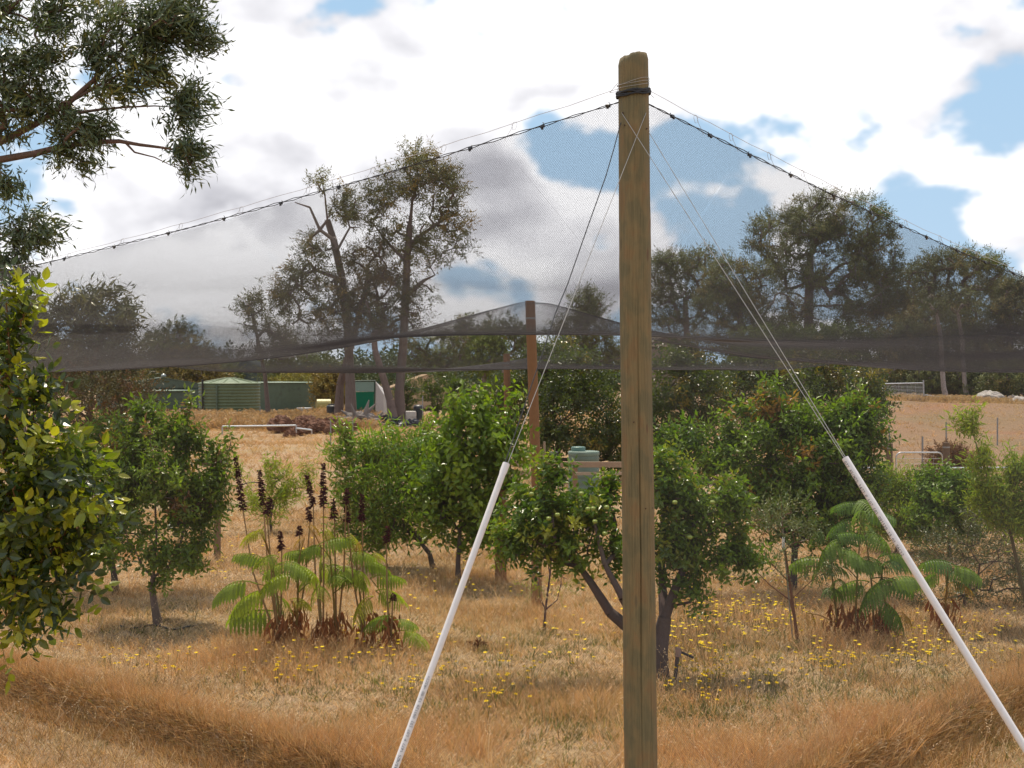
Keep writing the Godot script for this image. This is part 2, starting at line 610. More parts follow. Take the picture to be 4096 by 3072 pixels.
	for k in 1500:
		var d := sqrt(rng.randf_range(90.0, 520.0))
		var x := rng.randf_range(-0.42, 0.42) * d
		var ab := into(x, -d)
		if minf(ab.x, ab.y) > 0.8 and rng.randf() < 0.45:
			continue
		pale.append(Transform3D(basis_along(Vector3.UP + rv(0.45), rng.randf() * TAU, rng.randf_range(0.4, 1.0)), Vector3(x, ground_y(x, -d), -d)))
		pale_tint.append(vary(Color(0.72, 0.56, 0.36), 0.15))
	scatter("seed_stalks", tuft(2, 0.3, 0.55, 0.7, 0.04, 0.0017, 0.8), M.straw, pale, pale_tint, o2).set_meta("kind", "stuff")
	var o3 := Node3D.new()
	o3.name = numbered("green_weeds")
	add_child(o3)
	tag(o3, "low green weeds growing among the straw around yellow flowers", "weeds", "", "stuff")
	scatter("weed_leaves", tuft(12, 0.04, 0.14, 0.9, 0.05, 0.0026), M.soft_leaf, green, green_tint, o3).set_meta("kind", "stuff")
	# further off: coarser tufts over the paddock and before the tanks
	var far := []
	var far_tint := PackedColorArray()
	for k in 26000:
		var d := sqrt(rng.randf_range(29.0 * 29.0, 105.0 * 105.0))
		var x := rng.randf_range(-0.42, 0.42) * d
		var p := patch_noise.get_noise_2d(x * 0.5, -d * 0.5)
		if x > 10.0 and d > 40.0 and rng.randf() < 0.75:
			continue
		far.append(Transform3D(basis_along(Vector3.UP + rv(0.3), rng.randf() * TAU, rng.randf_range(0.8, 1.7)), Vector3(x, ground_y(x, -d) - 0.01, -d)))
		far_tint.append(vary(straw.lerp(rust, clampf(p * 1.3 + rng.randf_range(-0.1, 0.3), 0.0, 1.0)), 0.2))
	for k in 5200:
		var px := rng.randf_range(420, 1480)
		var q := on_ground(px, rng.randf_range(76.0, 101.0))
		far.append(Transform3D(basis_along(Vector3.UP + rv(0.2), rng.randf() * TAU, rng.randf_range(3.4, 6.4)), q))
		far_tint.append(vary(Color(0.5, 0.34, 0.17), 0.18))
	for k in 2600:
		var q := on_ground(rng.randf_range(3560, 4200), rng.randf_range(96.0, 112.0))
		far.append(Transform3D(basis_along(Vector3.UP + rv(0.2), rng.randf() * TAU, rng.randf_range(2.6, 4.6)), q))
		far_tint.append(vary(Color(0.52, 0.37, 0.19), 0.18))
	var o4 := Node3D.new()
	o4.name = numbered("paddock_grass")
	add_child(o4)
	tag(o4, "dry grass over the paddock and tall before the green tanks", "grass", "", "stuff")
	scatter("tufts", tuft(16, 0.05, 0.17, 0.9, 0.1, 0.004, 0.1), M.straw, far, far_tint, o4).set_meta("kind", "stuff")


# ---------------------------------------------------------------- foliage
func make_spray(n: int, stem: float, length: float, width: float, open: float, hang: float, fold := 0.5, curl := 0.15, fine := false) -> ArrayMesh:
	var s := Shape.new()
	s.tube(PackedVector3Array([Vector3.ZERO, Vector3(0, stem, 0)]), PackedFloat32Array([length * 0.03, length * 0.014]), 3, Color(0.75, 0.5, 0.35), false)
	for k in n:
		var f := (k + 0.6) / n
		var an := k * 2.4 + rng.randf_range(-0.4, 0.4)
		var out := Vector3(cos(an), 0, sin(an))
		var dir := (out * open + Vector3.UP * (0.35 + f * 0.5) + Vector3.DOWN * hang + rv(0.25)).normalized()
		if k == n - 1:
			dir = (Vector3.UP + rv(0.3) + Vector3.DOWN * hang * 0.6).normalized()
		var side := dir.cross((Vector3.UP + rv(0.7)).normalized()).normalized()
		var k1 := rng.randf_range(0.7, 1.3)
		s.leaf(Vector3(0, stem * f, 0) + out * length * 0.08, dir, side, length * rng.randf_range(0.7, 1.15), width * rng.randf_range(0.8, 1.15), fold, curl * rng.randf_range(0.3, 1.6), Color(k1 * rng.randf_range(0.85, 1.15), k1, k1 * rng.randf_range(0.7, 1.2)), fine)
	return s.mesh()

func sprays() -> void:
	spray.gum = make_spray(9, 0.24, 0.145, 0.034, 0.55, 1.25, 0.3, 0.12)
	spray.round = make_spray(8, 0.17, 0.062, 0.034, 0.8, 0.35, 0.35, 0.1, true)
	spray.pear = make_spray(9, 0.19, 0.082, 0.043, 0.9, 0.45, 0.6, 0.28)
	spray.apple = make_spray(10, 0.17, 0.072, 0.042, 0.9, 0.4, 0.6, 0.25)
	spray.peach = make_spray(9, 0.22, 0.13, 0.034, 0.8, 0.75, 0.6, 0.4)
	spray.broad = make_spray(8, 0.22, 0.125, 0.078, 0.8, 0.7, 0.5, 0.25)
	spray.olive = make_spray(10, 0.16, 0.045, 0.012, 0.7, 0.1, 0.4, 0.05)
	spray.fine = make_spray(14, 0.22, 0.035, 0.011, 0.8, 0.1, 0.4, 0.1)
	spray.citrus = make_spray(9, 0.3, 0.12, 0.058, 0.85, 0.35, 0.4, 0.15)
	spray.far_gum = make_spray(10, 0.5, 0.3, 0.085, 0.8, 0.75, 0.3, 0.1)
	spray.far_leaf = make_spray(10, 0.5, 0.28, 0.14, 0.9, 0.3, 0.4, 0.1)
	spray.far_fine = make_spray(12, 0.6, 0.2, 0.08, 0.8, 0.1, 0.4, 0.1)

func ball(px: float, py: float, rx: float, ry: float, d: float, n: int, deep := 1.0) -> Array:
	return [at(px, py, d), Vector3(rx, ry, rx * deep) * d / F, n]

func trail(d: float, pts: Array) -> PackedVector3Array:
	# pts: [px, py] or [px, py, further off in metres]
	var out := PackedVector3Array()
	for p in pts:
		out.append(at(p[0], p[1], d + (p[2] if p.size() > 2 else 0.0)))
	return out

func tree(called: String, label: String, category: String, group: String, trunk: PackedVector3Array, radius: float, limbs: Array, balls: Array, leaf: String, leaf_mat: Material, per: int, clump: float, size: Vector2, cols: Array, o := {}) -> Node3D:
	# grows a skeleton from the trunk and limbs to points spread through the crown, then hangs sprays of leaves on its ends
	var foot: Vector3 = trunk[0]
	var root := thing(called, label, category, foot, group)
	var pos: Array[Vector3] = []
	var parent: Array[int] = []
	var fixed: Array[float] = []
	var from := 0
	for k in trunk.size():
		pos.append(trunk[k] - foot)
		parent.append(k - 1)
		fixed.append(radius * lerpf(1.0, 0.62, float(k) / maxi(trunk.size() - 1, 1)) * (1.25 if k == 0 else 1.0))
	from = maxi(1, trunk.size() - 2)
	for l in limbs:
		# each limb starts at the nearest point already grown
		var best := from
		for k in pos.size():
			if pos[k].distance_squared_to(l[0] - foot) < pos[best].distance_squared_to(l[0] - foot):
				best = k
		var last := best
		for k in range(0, l.size()):
			pos.append(l[k] - foot)
			parent.append(last)
			fixed.append(maxf(0.004, o.get("limb", 1.0) * fixed[best] * lerpf(0.62, 0.14, float(k) / maxi(l.size() - 1, 1))))
			last = pos.size() - 1
	var aims: Array = []
	for b in balls:
		for k in b[2]:
			var q := rv()
			while q.length_squared() > 1.0:
				q = rv()
			q = q.normalized() * pow(q.length(), 0.55)
			aims.append(b[0] + Vector3(q.x * b[1].x, q.y * b[1].y, q.z * b[1].z) - foot)
	var hub: Vector3 = pos[from]
	aims.sort_custom(func(a, b): return a.distance_squared_to(hub) < b.distance_squared_to(hub))
	var tips: Array = []
	var wiggle: float = o.get("wiggle", 0.12)
	for a in aims:
		var best := from
		var cost := 1e9
		for k in range(from, pos.size()):
			var e: float = pos[k].distance_to(a) + (0.35 * maxf(0.0, pos[k].y - a.y) if not o.get("weeping", false) else 0.0)
			if e < cost:
				cost = e
				best = k
		var start: Vector3 = pos[best]
		var far: float = start.distance_to(a)
		var steps := clampi(int(far / (clump * 1.2)) + 1, 1, 5)
		var last := best
		for k in range(1, steps + 1):
			var f := float(k) / steps
			var p: Vector3 = start.lerp(a, f) + Vector3.UP * far * o.get("arch", 0.12) * 4.0 * f * (1.0 - f)
			if k < steps:
				p += rv(wiggle * far / steps)
			pos.append(p)
			parent.append(last)
			fixed.append(-1.0)
			last = pos.size() - 1
		tips.append([a, (a - start).normalized()])
	# long new shoots standing out of the crown
	for k in o.get("shoots", 0):
		var tp: Array = tips[rng.randi() % aims.size()]
		var dir: Vector3 = (tp[0] - hub).normalized() * 0.7 + Vector3.UP * 0.8 + rv(0.5)
		var long: float = o.get("shoot", 0.3) * rng.randf_range(0.5, 1.2)
		var last := 0
		var near := 1e9
		for q in pos.size():
			if pos[q].distance_squared_to(tp[0]) < near:
				near = pos[q].distance_squared_to(tp[0])
				last = q
		for q in 4:
			var p: Vector3 = tp[0] + dir.normalized() * long * (q + 1) / 4.0 + rv(0.02)
			pos.append(p)
			parent.append(last)
			fixed.append(-1.0)
			last = pos.size() - 1
			tips.append([p, dir.normalized(), true])
	# thickness from what each piece carries
	var carry: Array[float] = []
	carry.resize(pos.size())
	carry.fill(0.0)
	for k in range(pos.size() - 1, 0, -1):
		carry[k] = maxf(carry[k], 1.0)
		carry[parent[k]] += carry[k]
	var total := maxf(carry[0], 1.0)
	var thin: float = o.get("twig", 0.004)
	var rad: Array[float] = []
	for k in pos.size():
		rad.append(fixed[k] if fixed[k] > 0.0 else minf(thin + radius * 0.75 * pow(carry[k] / total, 0.6), rad[parent[k]]))
	var s := Shape.new()
	var bark: Color = o.get("bark", Color(0.16, 0.12, 0.09))
	for k in range(1, pos.size()):
		var pr: float = rad[parent[k]]
		if fixed[k] < 0.0:
			pr = minf(pr, rad[k] * 1.5)
		s.tube(PackedVector3Array([pos[parent[k]], pos[k]]), PackedFloat32Array([pr, rad[k]]), 6 if rad[k] > 0.01 else 4, vary(bark, 0.1), false, true)
	part("trunk", s.mesh(), o.get("bark_mat", M.bark), root)
	# leaves
	var places := []
	var tints := PackedColorArray()
	var mid := Vector3.ZERO
	for tp in tips:
		mid += tp[0]
	mid /= maxf(tips.size(), 1)
	for tp in tips:
		var tone: Color = cols[0].lerp(cols[1], clampf(rng.randfn(0.5, 0.3), 0.0, 1.0))
		if cols.size() > 2 and rng.randf() < o.get("third", 0.06):
			tone = cols[2]
		var cl := clump * rng.randf_range(0.7, 1.3)
		if tp.size() > 2:
			cl = clump * 0.22
			tone = cols[1]
			if cols.size() > 2 and rng.randf() < o.get("third", 0.06) * 3.0:
				tone = cols[2]
		for k in (per if tp.size() < 3 else 2):
			var q := rv()
			while q.length_squared() > 1.0:
				q = rv()
			var w: Vector3 = tp[0] + q * cl
			var dir: Vector3 = (tp[1] * 0.6 + q * 0.9 + (tp[0] - mid).normalized() * 0.35 + Vector3.UP * o.get("rise", 0.25) + rv(0.35)).normalized()
			places.append(Transform3D(basis_along(dir, rng.randf() * TAU, rng.randf_range(size.x, size.y)), w))
			tints.append(vary(tone, 0.22))
	var singles: int = o.get("singles", 0)
	if singles:
		# the sprays that show largest are parts of their own
		var near := range(places.size())
		var eye: Vector3 = Vector3(0, EYE, 0) - foot
		near.sort_custom(func(a, b): return places[a].origin.distance_squared_to(eye) < places[b].origin.distance_squared_to(eye))
		var rest := []
		var rest_tint := PackedColorArray()
		var made := {}
		for k in near.size():
			var q: int = near[k]
			if k >= singles:
				rest.append(places[q])
				rest_tint.append(tints[q])
				continue
			var tone := k % 16
			if not made.has(tone):
				var mm: StandardMaterial3D = leaf_mat.duplicate()
				mm.albedo_color = tints[q].linear_to_srgb()
				made[tone] = mm
			var lf := part("leaf_spray", spray[leaf], made[tone], root)
			lf.transform = places[q]
		places = rest
		tints = rest_tint
	if places.size():
		scatter("crown", spray[leaf], leaf_mat, places, tints, root).set_meta("kind", "stuff")
	return root

func foot_of(px: float, d: float) -> Array:
	var g := on_ground(px, d)
	return [px, 1500.0 + (EYE - g.y + 0.02) * F / d]

func orchard() -> void:
	var pear := [Color(0.1, 0.155, 0.016), Color(0.23, 0.31, 0.03)]
	var bright := [Color(0.15, 0.24, 0.02), Color(0.28, 0.38, 0.028)]
	var lime := [Color(0.27, 0.34, 0.035), Color(0.41, 0.46, 0.05)]
	var dark := [Color(0.085, 0.15, 0.016), Color(0.18, 0.26, 0.025), Color(0.3, 0.31, 0.035)]
	var red := [Color(0.1, 0.175, 0.016), Color(0.23, 0.32, 0.03), Color(0.42, 0.22, 0.05)]
	var d := 7.5
	var shrub := tree("eucalypt_shrub", "leafy yellow-green shrub with round leaves at the picture's left edge", "shrub", "", trail(d, [foot_of(-520, d), [-480, 2700], [-330, 2300], [-180, 2050]]), 0.035,
		[trail(d, [[-180, 2050], [20, 1800], [40, 1500], [30, 1250]]), trail(d, [[-330, 2300], [-50, 2280], [120, 2330], [200, 2420]]), trail(d, [[-180, 2050], [80, 1960], [230, 1940], [320, 1960]])],
		[ball(40, 1290, 55, 130, d, 7), ball(30, 1500, 75, 130, d, 10), ball(80, 1720, 105, 170, d, 20), ball(170, 1950, 140, 130, d, 26), ball(110, 2140, 180, 160, d, 34), ball(50, 2330, 150, 140, d, 24), ball(330, 2060, 60, 80, d, 7), ball(20, 2500, 60, 60, d, 5), ball(190, 2330, 60, 100, d, 6), ball(-150, 2000, 160, 400, d, 26)],
		"round", M.glossy, 3, 0.1, Vector2(0.8, 1.35), [Color(0.12, 0.18, 0.02), Color(0.36, 0.37, 0.035), Color(0.07, 0.1, 0.03)], {"third": 0.22, "bark": Color(0.24, 0.12, 0.05), "shoots": 18, "shoot": 0.12, "twig": 0.0022, "singles": 290, "rise": 0.1})
	shrub.set_meta("kind", "thing")
	d = 17.0
	tree("pear_tree", "small pear tree with a bare grey trunk and upright shoots", "tree", "orchard trees", trail(d, [foot_of(632, d), [618, 2430], [606, 2350], [612, 2310]]), 0.052,
		[trail(d, [[612, 2310], [570, 2270], [530, 2180]]), trail(d, [[612, 2310], [680, 2260], [730, 2150], [750, 1950]]), trail(d, [[612, 2310], [625, 2150], [615, 1900], [590, 1700]])],
		[ball(630, 2080, 210, 170, d, 26), ball(670, 1880, 200, 150, d, 24), ball(560, 1800, 90, 170, d, 12), ball(760, 1990, 95, 170, d, 16), ball(640, 2240, 170, 70, d, 13), ball(600, 1700, 70, 60, d, 5), ball(745, 1740, 60, 80, d, 5), ball(850, 1950, 30, 120, d, 6), ball(480, 1960, 70, 160, d, 11)],
		"pear", M.fruit_leaf, 10, 0.115, Vector2(0.75, 1.2), pear + [Color(0.3, 0.16, 0.06)], {"shoots": 26, "shoot": 0.42, "third": 0.02, "bark": Color(0.17, 0.13, 0.11), "twig": 0.003, "rise": 0.45})
	d = 19.5
	tree("fruit_tree", "dark fruit tree between the shrub and the pear tree", "tree", "orchard trees", trail(d, [foot_of(462, d), [455, 2300], [440, 2220], [430, 2150]]), 0.05, [],
		[ball(390, 2040, 130, 150, d, 26), ball(330, 1850, 90, 120, d, 14), ball(470, 2150, 100, 80, d, 12), ball(230, 1980, 120, 180, d, 18), ball(430, 1780, 40, 90, d, 5)],
		"pear", M.fruit_leaf, 9, 0.12, Vector2(0.8, 1.2), pear, {"bark": Color(0.1, 0.08, 0.07)})
	d = 22.5
	tree("young_tree", "thin young tree far behind the round-leaved shrub", "tree", "orchard trees", trail(d, [foot_of(374, d), [372, 2180], [370, 2080]]), 0.026, [], [ball(350, 1960, 110, 120, d, 12), ball(300, 1780, 50, 90, d, 5)], "pear", M.fruit_leaf, 8, 0.13, Vector2(0.8, 1.2), bright, {"bark": Color(0.1, 0.08, 0.06)})
	d = 22.0
	tree("peach_tree", "drooping-leaved peach tree with a leaning forked trunk", "tree", "orchard trees", trail(d, [foot_of(1735, d), [1718, 2215], [1690, 2180], [1660, 2130]]), 0.045,
		[trail(d, [[1690, 2180], [1620, 2120], [1590, 2020], [1600, 1850]]), trail(d, [[1660, 2130], [1560, 2110], [1480, 2060]])],
		[ball(1560, 1990, 190, 150, d, 40), ball(1440, 1850, 100, 60, d, 11), ball(1600, 1810, 170, 60, d, 20), ball(1480, 2110, 120, 80, d, 15), ball(1690, 1930, 110, 120, d, 18), ball(1690, 2110, 80, 80, d, 8), ball(1420, 1990, 60, 60, d, 6), ball(1395, 1800, 50, 25, d, 3)],
		"peach", M.fruit_leaf, 8, 0.15, Vector2(0.75, 1.15), bright + [Color(0.3, 0.3, 0.05)], {"shoots": 26, "shoot": 0.4, "bark": Color(0.12, 0.09, 0.08), "rise": 0.1})
	d = 20.5
	tree("broad_leaved_tree", "bright broad-leaved fruit tree left of the tall brown post", "tree", "orchard trees", trail(d, [foot_of(1832, d), [1832, 2250], [1840, 2120], [1850, 1980]]), 0.045, [trail(d, [[1850, 1980], [1860, 1800], [1885, 1640]])],
		[ball(1850, 1760, 100, 80, d, 12), ball(1890, 1660, 45, 50, d, 5), ball(1970, 1800, 120, 100, d, 16), ball(1810, 1910, 140, 120, d, 20), ball(1880, 2080, 100, 110, d, 16), ball(1930, 1960, 80, 100, d, 12), ball(1760, 2050, 60, 90, d, 7)],
		"broad", M.fruit_leaf, 8, 0.16, Vector2(0.75, 1.2), bright, {"shoots": 16, "shoot": 0.45, "bark": Color(0.1, 0.08, 0.07), "rise": 0.1})
	d = 27.0
	tree("peach_sapling", "spindly lime-green peach sapling behind the maroon flower spikes", "tree", "orchard trees", trail(d, [foot_of(1085, d), [1080, 2080], [1095, 2010], [1115, 1960]]), 0.026, [trail(d, [[1095, 2010], [1060, 1960], [1035, 1930]])],
		[ball(1110, 1890, 45, 50, d, 9), ball(1165, 1985, 50, 50, d, 7), ball(1030, 1990, 50, 60, d, 7), ball(1090, 2040, 60, 40, d, 6), ball(1225, 1915, 25, 40, d, 4), ball(960, 1900, 25, 30, d, 3), ball(1110, 1960, 50, 60, d, 7)],
		"peach", M.soft_leaf, 6, 0.13, Vector2(0.6, 1.0), lime, {"bark": Color(0.13, 0.09, 0.08)})
	d = 16.7
	tree("sapling", "thin purple-stemmed sapling with few leaves before the leaning branch", "tree", "orchard trees", trail(d, [foot_of(2176, d), [2182, 2440], [2200, 2300], [2208, 2180]]), 0.017, [trail(d, [[2182, 2440], [2160, 2390], [2155, 2330]]), trail(d, [[2182, 2440], [2230, 2400], [2245, 2330]])],
		[ball(2215, 2230, 50, 50, d, 5), ball(2255, 2300, 30, 60, d, 5), ball(2145, 2310, 30, 40, d, 3)], "fine", M.soft_leaf, 5, 0.07, Vector2(0.7, 1.1), lime, {"bark": Color(0.13, 0.08, 0.09), "twig": 0.002})
	# the spreading apple tree behind the corner post
	d = 14.2
	var apple := tree("apple_tree", "spreading apple tree with a low forked trunk behind the corner post", "tree", "orchard trees", trail(d, [foot_of(2628, d), [2636, 2600], [2650, 2520], [2660, 2470]]), 0.115,
		[trail(d, [[2636, 2560], [2530, 2525], [2440, 2450], [2370, 2340], [2320, 2270], [2240, 2190]]), trail(d, [[2560, 2500, -0.2], [2490, 2390, -0.3], [2420, 2260, -0.3], [2370, 2060, -0.2]]), trail(d, [[2660, 2470], [2700, 2360], [2740, 2260], [2830, 2140], [2870, 2110]]), trail(d, [[2660, 2470], [2650, 2350, 0.2], [2645, 2150, 0.3], [2660, 1950, 0.3]]), trail(d, [[2740, 2260], [2820, 2250], [2920, 2240], [3000, 2215]]), trail(d, [[2320, 2270], [2180, 2230], [2060, 2215]])],
		[ball(2140, 2110, 140, 100, d, 21), ball(2290, 2070, 140, 100, d, 20), ball(2420, 2050, 90, 80, d, 8), ball(2420, 2190, 90, 60, d, 6), ball(2690, 2130, 100, 170, d, 26), ball(2690, 1950, 120, 90, d, 18), ball(2840, 2050, 110, 100, d, 17), ball(2300, 2210, 80, 60, d, 10), ball(2070, 2200, 70, 40, d, 7), ball(2930, 2240, 100, 22, d, 12, 0.4), ball(2740, 2380, 50, 70, d, 6), ball(2220, 1920, 20, 50, d, 3)],
		"apple", M.fruit_leaf, 6, 0.12, Vector2(0.75, 1.2), dark, {"limb": 1.35, "shoots": 46, "shoot": 0.26, "third": 0.12, "bark": Color(0.12, 0.09, 0.08), "twig": 0.003, "rise": 0.35})
	var fruit := Shape.new()
	var prof := PackedVector2Array()
	for k in 13:
		var a := -PI / 2 + PI * k / 12.0
		prof.append(Vector2(maxf(cos(a), 0.02) * 0.026 * (1.0 + 0.1 * sin(a)), sin(a) * 0.023 - 0.006 * pow(absf(sin(a)), 12.0) * signf(sin(a))))
	fruit.lathe(prof, Vector3.ZERO, 14, Color(0.26, 0.32, 0.06))
	fruit.tube(PackedVector3Array([Vector3(0, 0.016, 0), Vector3(0.003, 0.032, 0)]), PackedFloat32Array([0.0016, 0.0013]), 5, Color(0.15, 0.1, 0.05), true, true)
	var fm := fruit.mesh()
	for p in [[2126, 1977], [2325, 1975], [2352, 2037], [2372, 2035], [2427, 2030], [2145, 2040], [2380, 2087], [2230, 2060], [2195, 2075], [2420, 2135], [2325, 2180], [2700, 2010], [2760, 2150], [2850, 2010]]:
		part("apple", fm, M.fruit, apple, at(p[0], p[1], d - 0.5) - apple.position)
	d = 19.5
	tree("plum_tree", "tall dense plum tree with red young shoots right of the corner post", "tree", "orchard trees", trail(d, [foot_of(3170, d), [3176, 2290], [3180, 2200], [3170, 2080]]), 0.06, [trail(d, [[3170, 2080], [3130, 1950], [3090, 1750], [3085, 1620]]), trail(d, [[3180, 2200], [3260, 2050], [3350, 1900], [3390, 1720]]), trail(d, [[3180, 2200], [3060, 2080], [2960, 1950]])],
		[ball(3000, 1900, 170, 160, d, 40), ball(3250, 1850, 190, 160, d, 48), ball(3380, 1740, 100, 120, d, 24), ball(3080, 1710, 110, 80, d, 18), ball(3150, 2050, 170, 120, d, 30), ball(3300, 2090, 110, 120, d, 18), ball(3430, 1930, 80, 110, d, 16), ball(2820, 1800, 120, 120, d, 20), ball(3480, 1720, 40, 60, d, 6), ball(3085, 1610, 14, 50, d, 4), ball(2700, 1830, 70, 70, d, 8), ball(3200, 1690, 70, 60, d, 9)],
		"pear", M.fruit_leaf, 10, 0.145, Vector2(0.8, 1.3), red, {"shoots": 55, "shoot": 0.24, "third": 0.05, "bark": Color(0.1, 0.08, 0.07), "rise": 0.4})
	d = 16.0
	var olive := tree("olive_sapling", "slender staked olive sapling with grey-green leaves and white tag", "tree", "orchard trees", trail(d, [foot_of(3192, d), [3178, 2460], [3160, 2330], [3140, 2200]]), 0.02, [trail(d, [[3160, 2400], [3080, 2340], [3000, 2260]]), trail(d, [[3160, 2330], [3080, 2250], [3040, 2180]]), trail(d, [[3165, 2400], [3230, 2340], [3290, 2280]]), trail(d, [[3140, 2200], [3130, 2080], [3125, 1990]])],
		[ball(3130, 2070, 60, 50, d, 7), ball(3060, 2110, 60, 50, d, 5), ball(3200, 2140, 50, 60, d, 4), ball(2960, 2240, 60, 30, d, 5), ball(3270, 2280, 50, 50, d, 5), ball(3100, 2240, 50, 30, d, 4)],
		"olive", M.gum, 8, 0.1, Vector2(0.9, 1.4), [Color(0.15, 0.19, 0.06), Color(0.22, 0.26, 0.09)], {"bark": Color(0.2, 0.1, 0.06), "twig": 0.0025})
	part("stake", rod(on_ground(3172, d) - olive.position, at(3128, 2080, d) - olive.position, 0.009, 8, Color(0.3, 0.27, 0.22)), M.wood, olive)
	part("tie", rod(at(3166, 2440, d - 0.02) - olive.position, at(3152, 2490, d - 0.03) - olive.position, 0.006, 6, Color(0.5, 0.42, 0.03)), M.plastic, olive)
	part("tag", block(at(3134, 2170, d - 0.03) - olive.position, Vector3(0.03, 0.12, 0.003), 0.0, Color(0.8, 0.8, 0.8)), M.plastic, olive)
	# right-hand shrubs
	d = 24.0
	tree("light_green_bush", "feathery light green bush beside the right pipe, before the gate post", "shrub", "young shrubs", trail(d, [foot_of(3590, d), [3590, 2150], [3595, 2090]]), 0.03, [], [ball(3590, 2040, 90, 100, d, 26), ball(3560, 1960, 50, 70, d, 10), ball(3660, 2090, 80, 80, d, 16), ball(3500, 2080, 40, 80, d, 6)], "peach", M.soft_leaf, 13, 0.16, Vector2(0.5, 0.9), lime, {"shoots": 16, "shoot": 0.4, "bark": Color(0.13, 0.09, 0.07), "rise": 0.5})
	d = 23.0
	tree("round_green_bush", "rounded mid-green bush under the galvanised gate", "shrub", "young shrubs", trail(d, [foot_of(3800, d), [3800, 2180], [3795, 2100]]), 0.035, [], [ball(3800, 1990, 120, 100, d, 40), ball(3730, 2080, 90, 80, d, 16), ball(3890, 2060, 90, 90, d, 18)], "broad", M.soft_leaf, 13, 0.15, Vector2(0.45, 0.8), [Color(0.15, 0.25, 0.035), Color(0.24, 0.34, 0.05)], {"shoots": 16, "shoot": 0.35, "bark": Color(0.13, 0.09, 0.07)})
	d = 17.0
	tree("shooting_sapling", "sapling with long upright lime shoots at the picture's right edge", "tree", "young shrubs", trail(d, [foot_of(4120, d), [4100, 2380], [4070, 2250], [4040, 2120]]), 0.03, [trail(d, [[4040, 2120], [3970, 1960], [3930, 1850], [3880, 1700], [3865, 1670]]), trail(d, [[4040, 2120], [4060, 1960], [4070, 1860]]), trail(d, [[4100, 2380], [4180, 2200], [4200, 2000]])],
		[ball(4040, 2000, 80, 150, d, 30), ball(3960, 2000, 60, 120, d, 16), ball(3925, 1850, 18, 60, d, 5), ball(3872, 1700, 16, 45, d, 5), ball(4070, 1860, 30, 50, d, 6), ball(4150, 2050, 90, 160, d, 14)], "peach", M.soft_leaf, 12, 0.09, Vector2(0.45, 0.75), lime, {"bark": Color(0.15, 0.12, 0.06), "rise": 0.7, "twig": 0.003})
	d = 18.5
	tree("sparse_shrub", "sparse dark grey-green shrub with bare twigs right of the pipe", "shrub", "young shrubs", trail(d, [foot_of(3860, d), [3865, 2380], [3880, 2330]]), 0.03, [trail(d, [[3880, 2330], [3960, 2260], [4060, 2180]]), trail(d, [[3880, 2330], [3800, 2280], [3740, 2200]]), trail(d, [[3865, 2380], [3760, 2400], [3660, 2420]])],
		[ball(3800, 2230, 110, 90, d, 14), ball(3960, 2230, 130, 130, d, 20), ball(4060, 2340, 80, 80, d, 10), ball(3880, 2370, 80, 50, d, 9), ball(3700, 2400, 50, 30, d, 4), ball(3960, 2120, 120, 70, d, 10)], "olive", M.gum, 14, 0.14, Vector2(0.9, 1.6), [Color(0.1, 0.12, 0.035), Color(0.19, 0.2, 0.06)], {"bark": Color(0.13, 0.09, 0.07), "twig": 0.003})
	# the belt of glossy evergreens beyond the timber rail
	var deep := [Color(0.06, 0.085, 0.018), Color(0.13, 0.16, 0.03), Color(0.26, 0.2, 0.04)]
	for e in [
		["large glossy evergreen left of the corner post behind the timber rail", 2330, 40.0, [[2330, 1680, 170, 150, 60], [2300, 1540, 140, 90, 30], [2200, 1800, 90, 80, 14], [2460, 1780, 110, 90, 20]]],
		["yellowish evergreen rising above the net edge behind the tall brown post", 2230, 44.0, [[2240, 1480, 120, 90, 34], [2080, 1600, 110, 80, 24], [2160, 1440, 50, 40, 8], [2000, 1660, 60, 90, 12]]],
		["dark evergreen close behind the right side of the corner post", 2740, 41.0, [[2740, 1600, 150, 160, 64], [2640, 1760, 130, 90, 24], [2720, 1450, 110, 60, 16]]],
		["broad dark evergreen behind the plum tree with red shoots", 3080, 42.0, [[3080, 1600, 190, 140, 70], [3040, 1480, 120, 60, 18]]],
		["sunlit evergreen beside the paddock gate", 3400, 43.0, [[3390, 1570, 130, 110, 44], [3480, 1640, 70, 70, 12], [3250, 1470, 120, 60, 14]]],
	]:
		d = e[2]
		var balls := []
		for b in e[3]:
			balls.append(ball(b[0], b[1], b[2], b[3], d, b[4]))
		tree("evergreen_tree", e[0], "tree", "evergreens beyond the rail", trail(d, [foot_of(e[1], d), [e[1], 1860], [e[1], 1760]]), 0.1, [], balls, "citrus", M.glossy, 15, 0.36, Vector2(0.75, 1.25), deep, {"third": 0.12, "bark": Color(0.1, 0.08, 0.06)})
	d = 38.0
	tree("dead_bush", "brown dried-out bush behind the galvanised gate", "shrub", "", trail(d, [foot_of(3790, d), [3790, 1930], [3790, 1900]]), 0.05, [], [ball(3790, 1880, 80, 80, d, 60)], "far_fine", M.dry, 14, 0.2, Vector2(0.25, 0.45), [Color(0.16, 0.08, 0.045), Color(0.22, 0.13, 0.07)], {"bark": Color(0.12, 0.08, 0.06)})


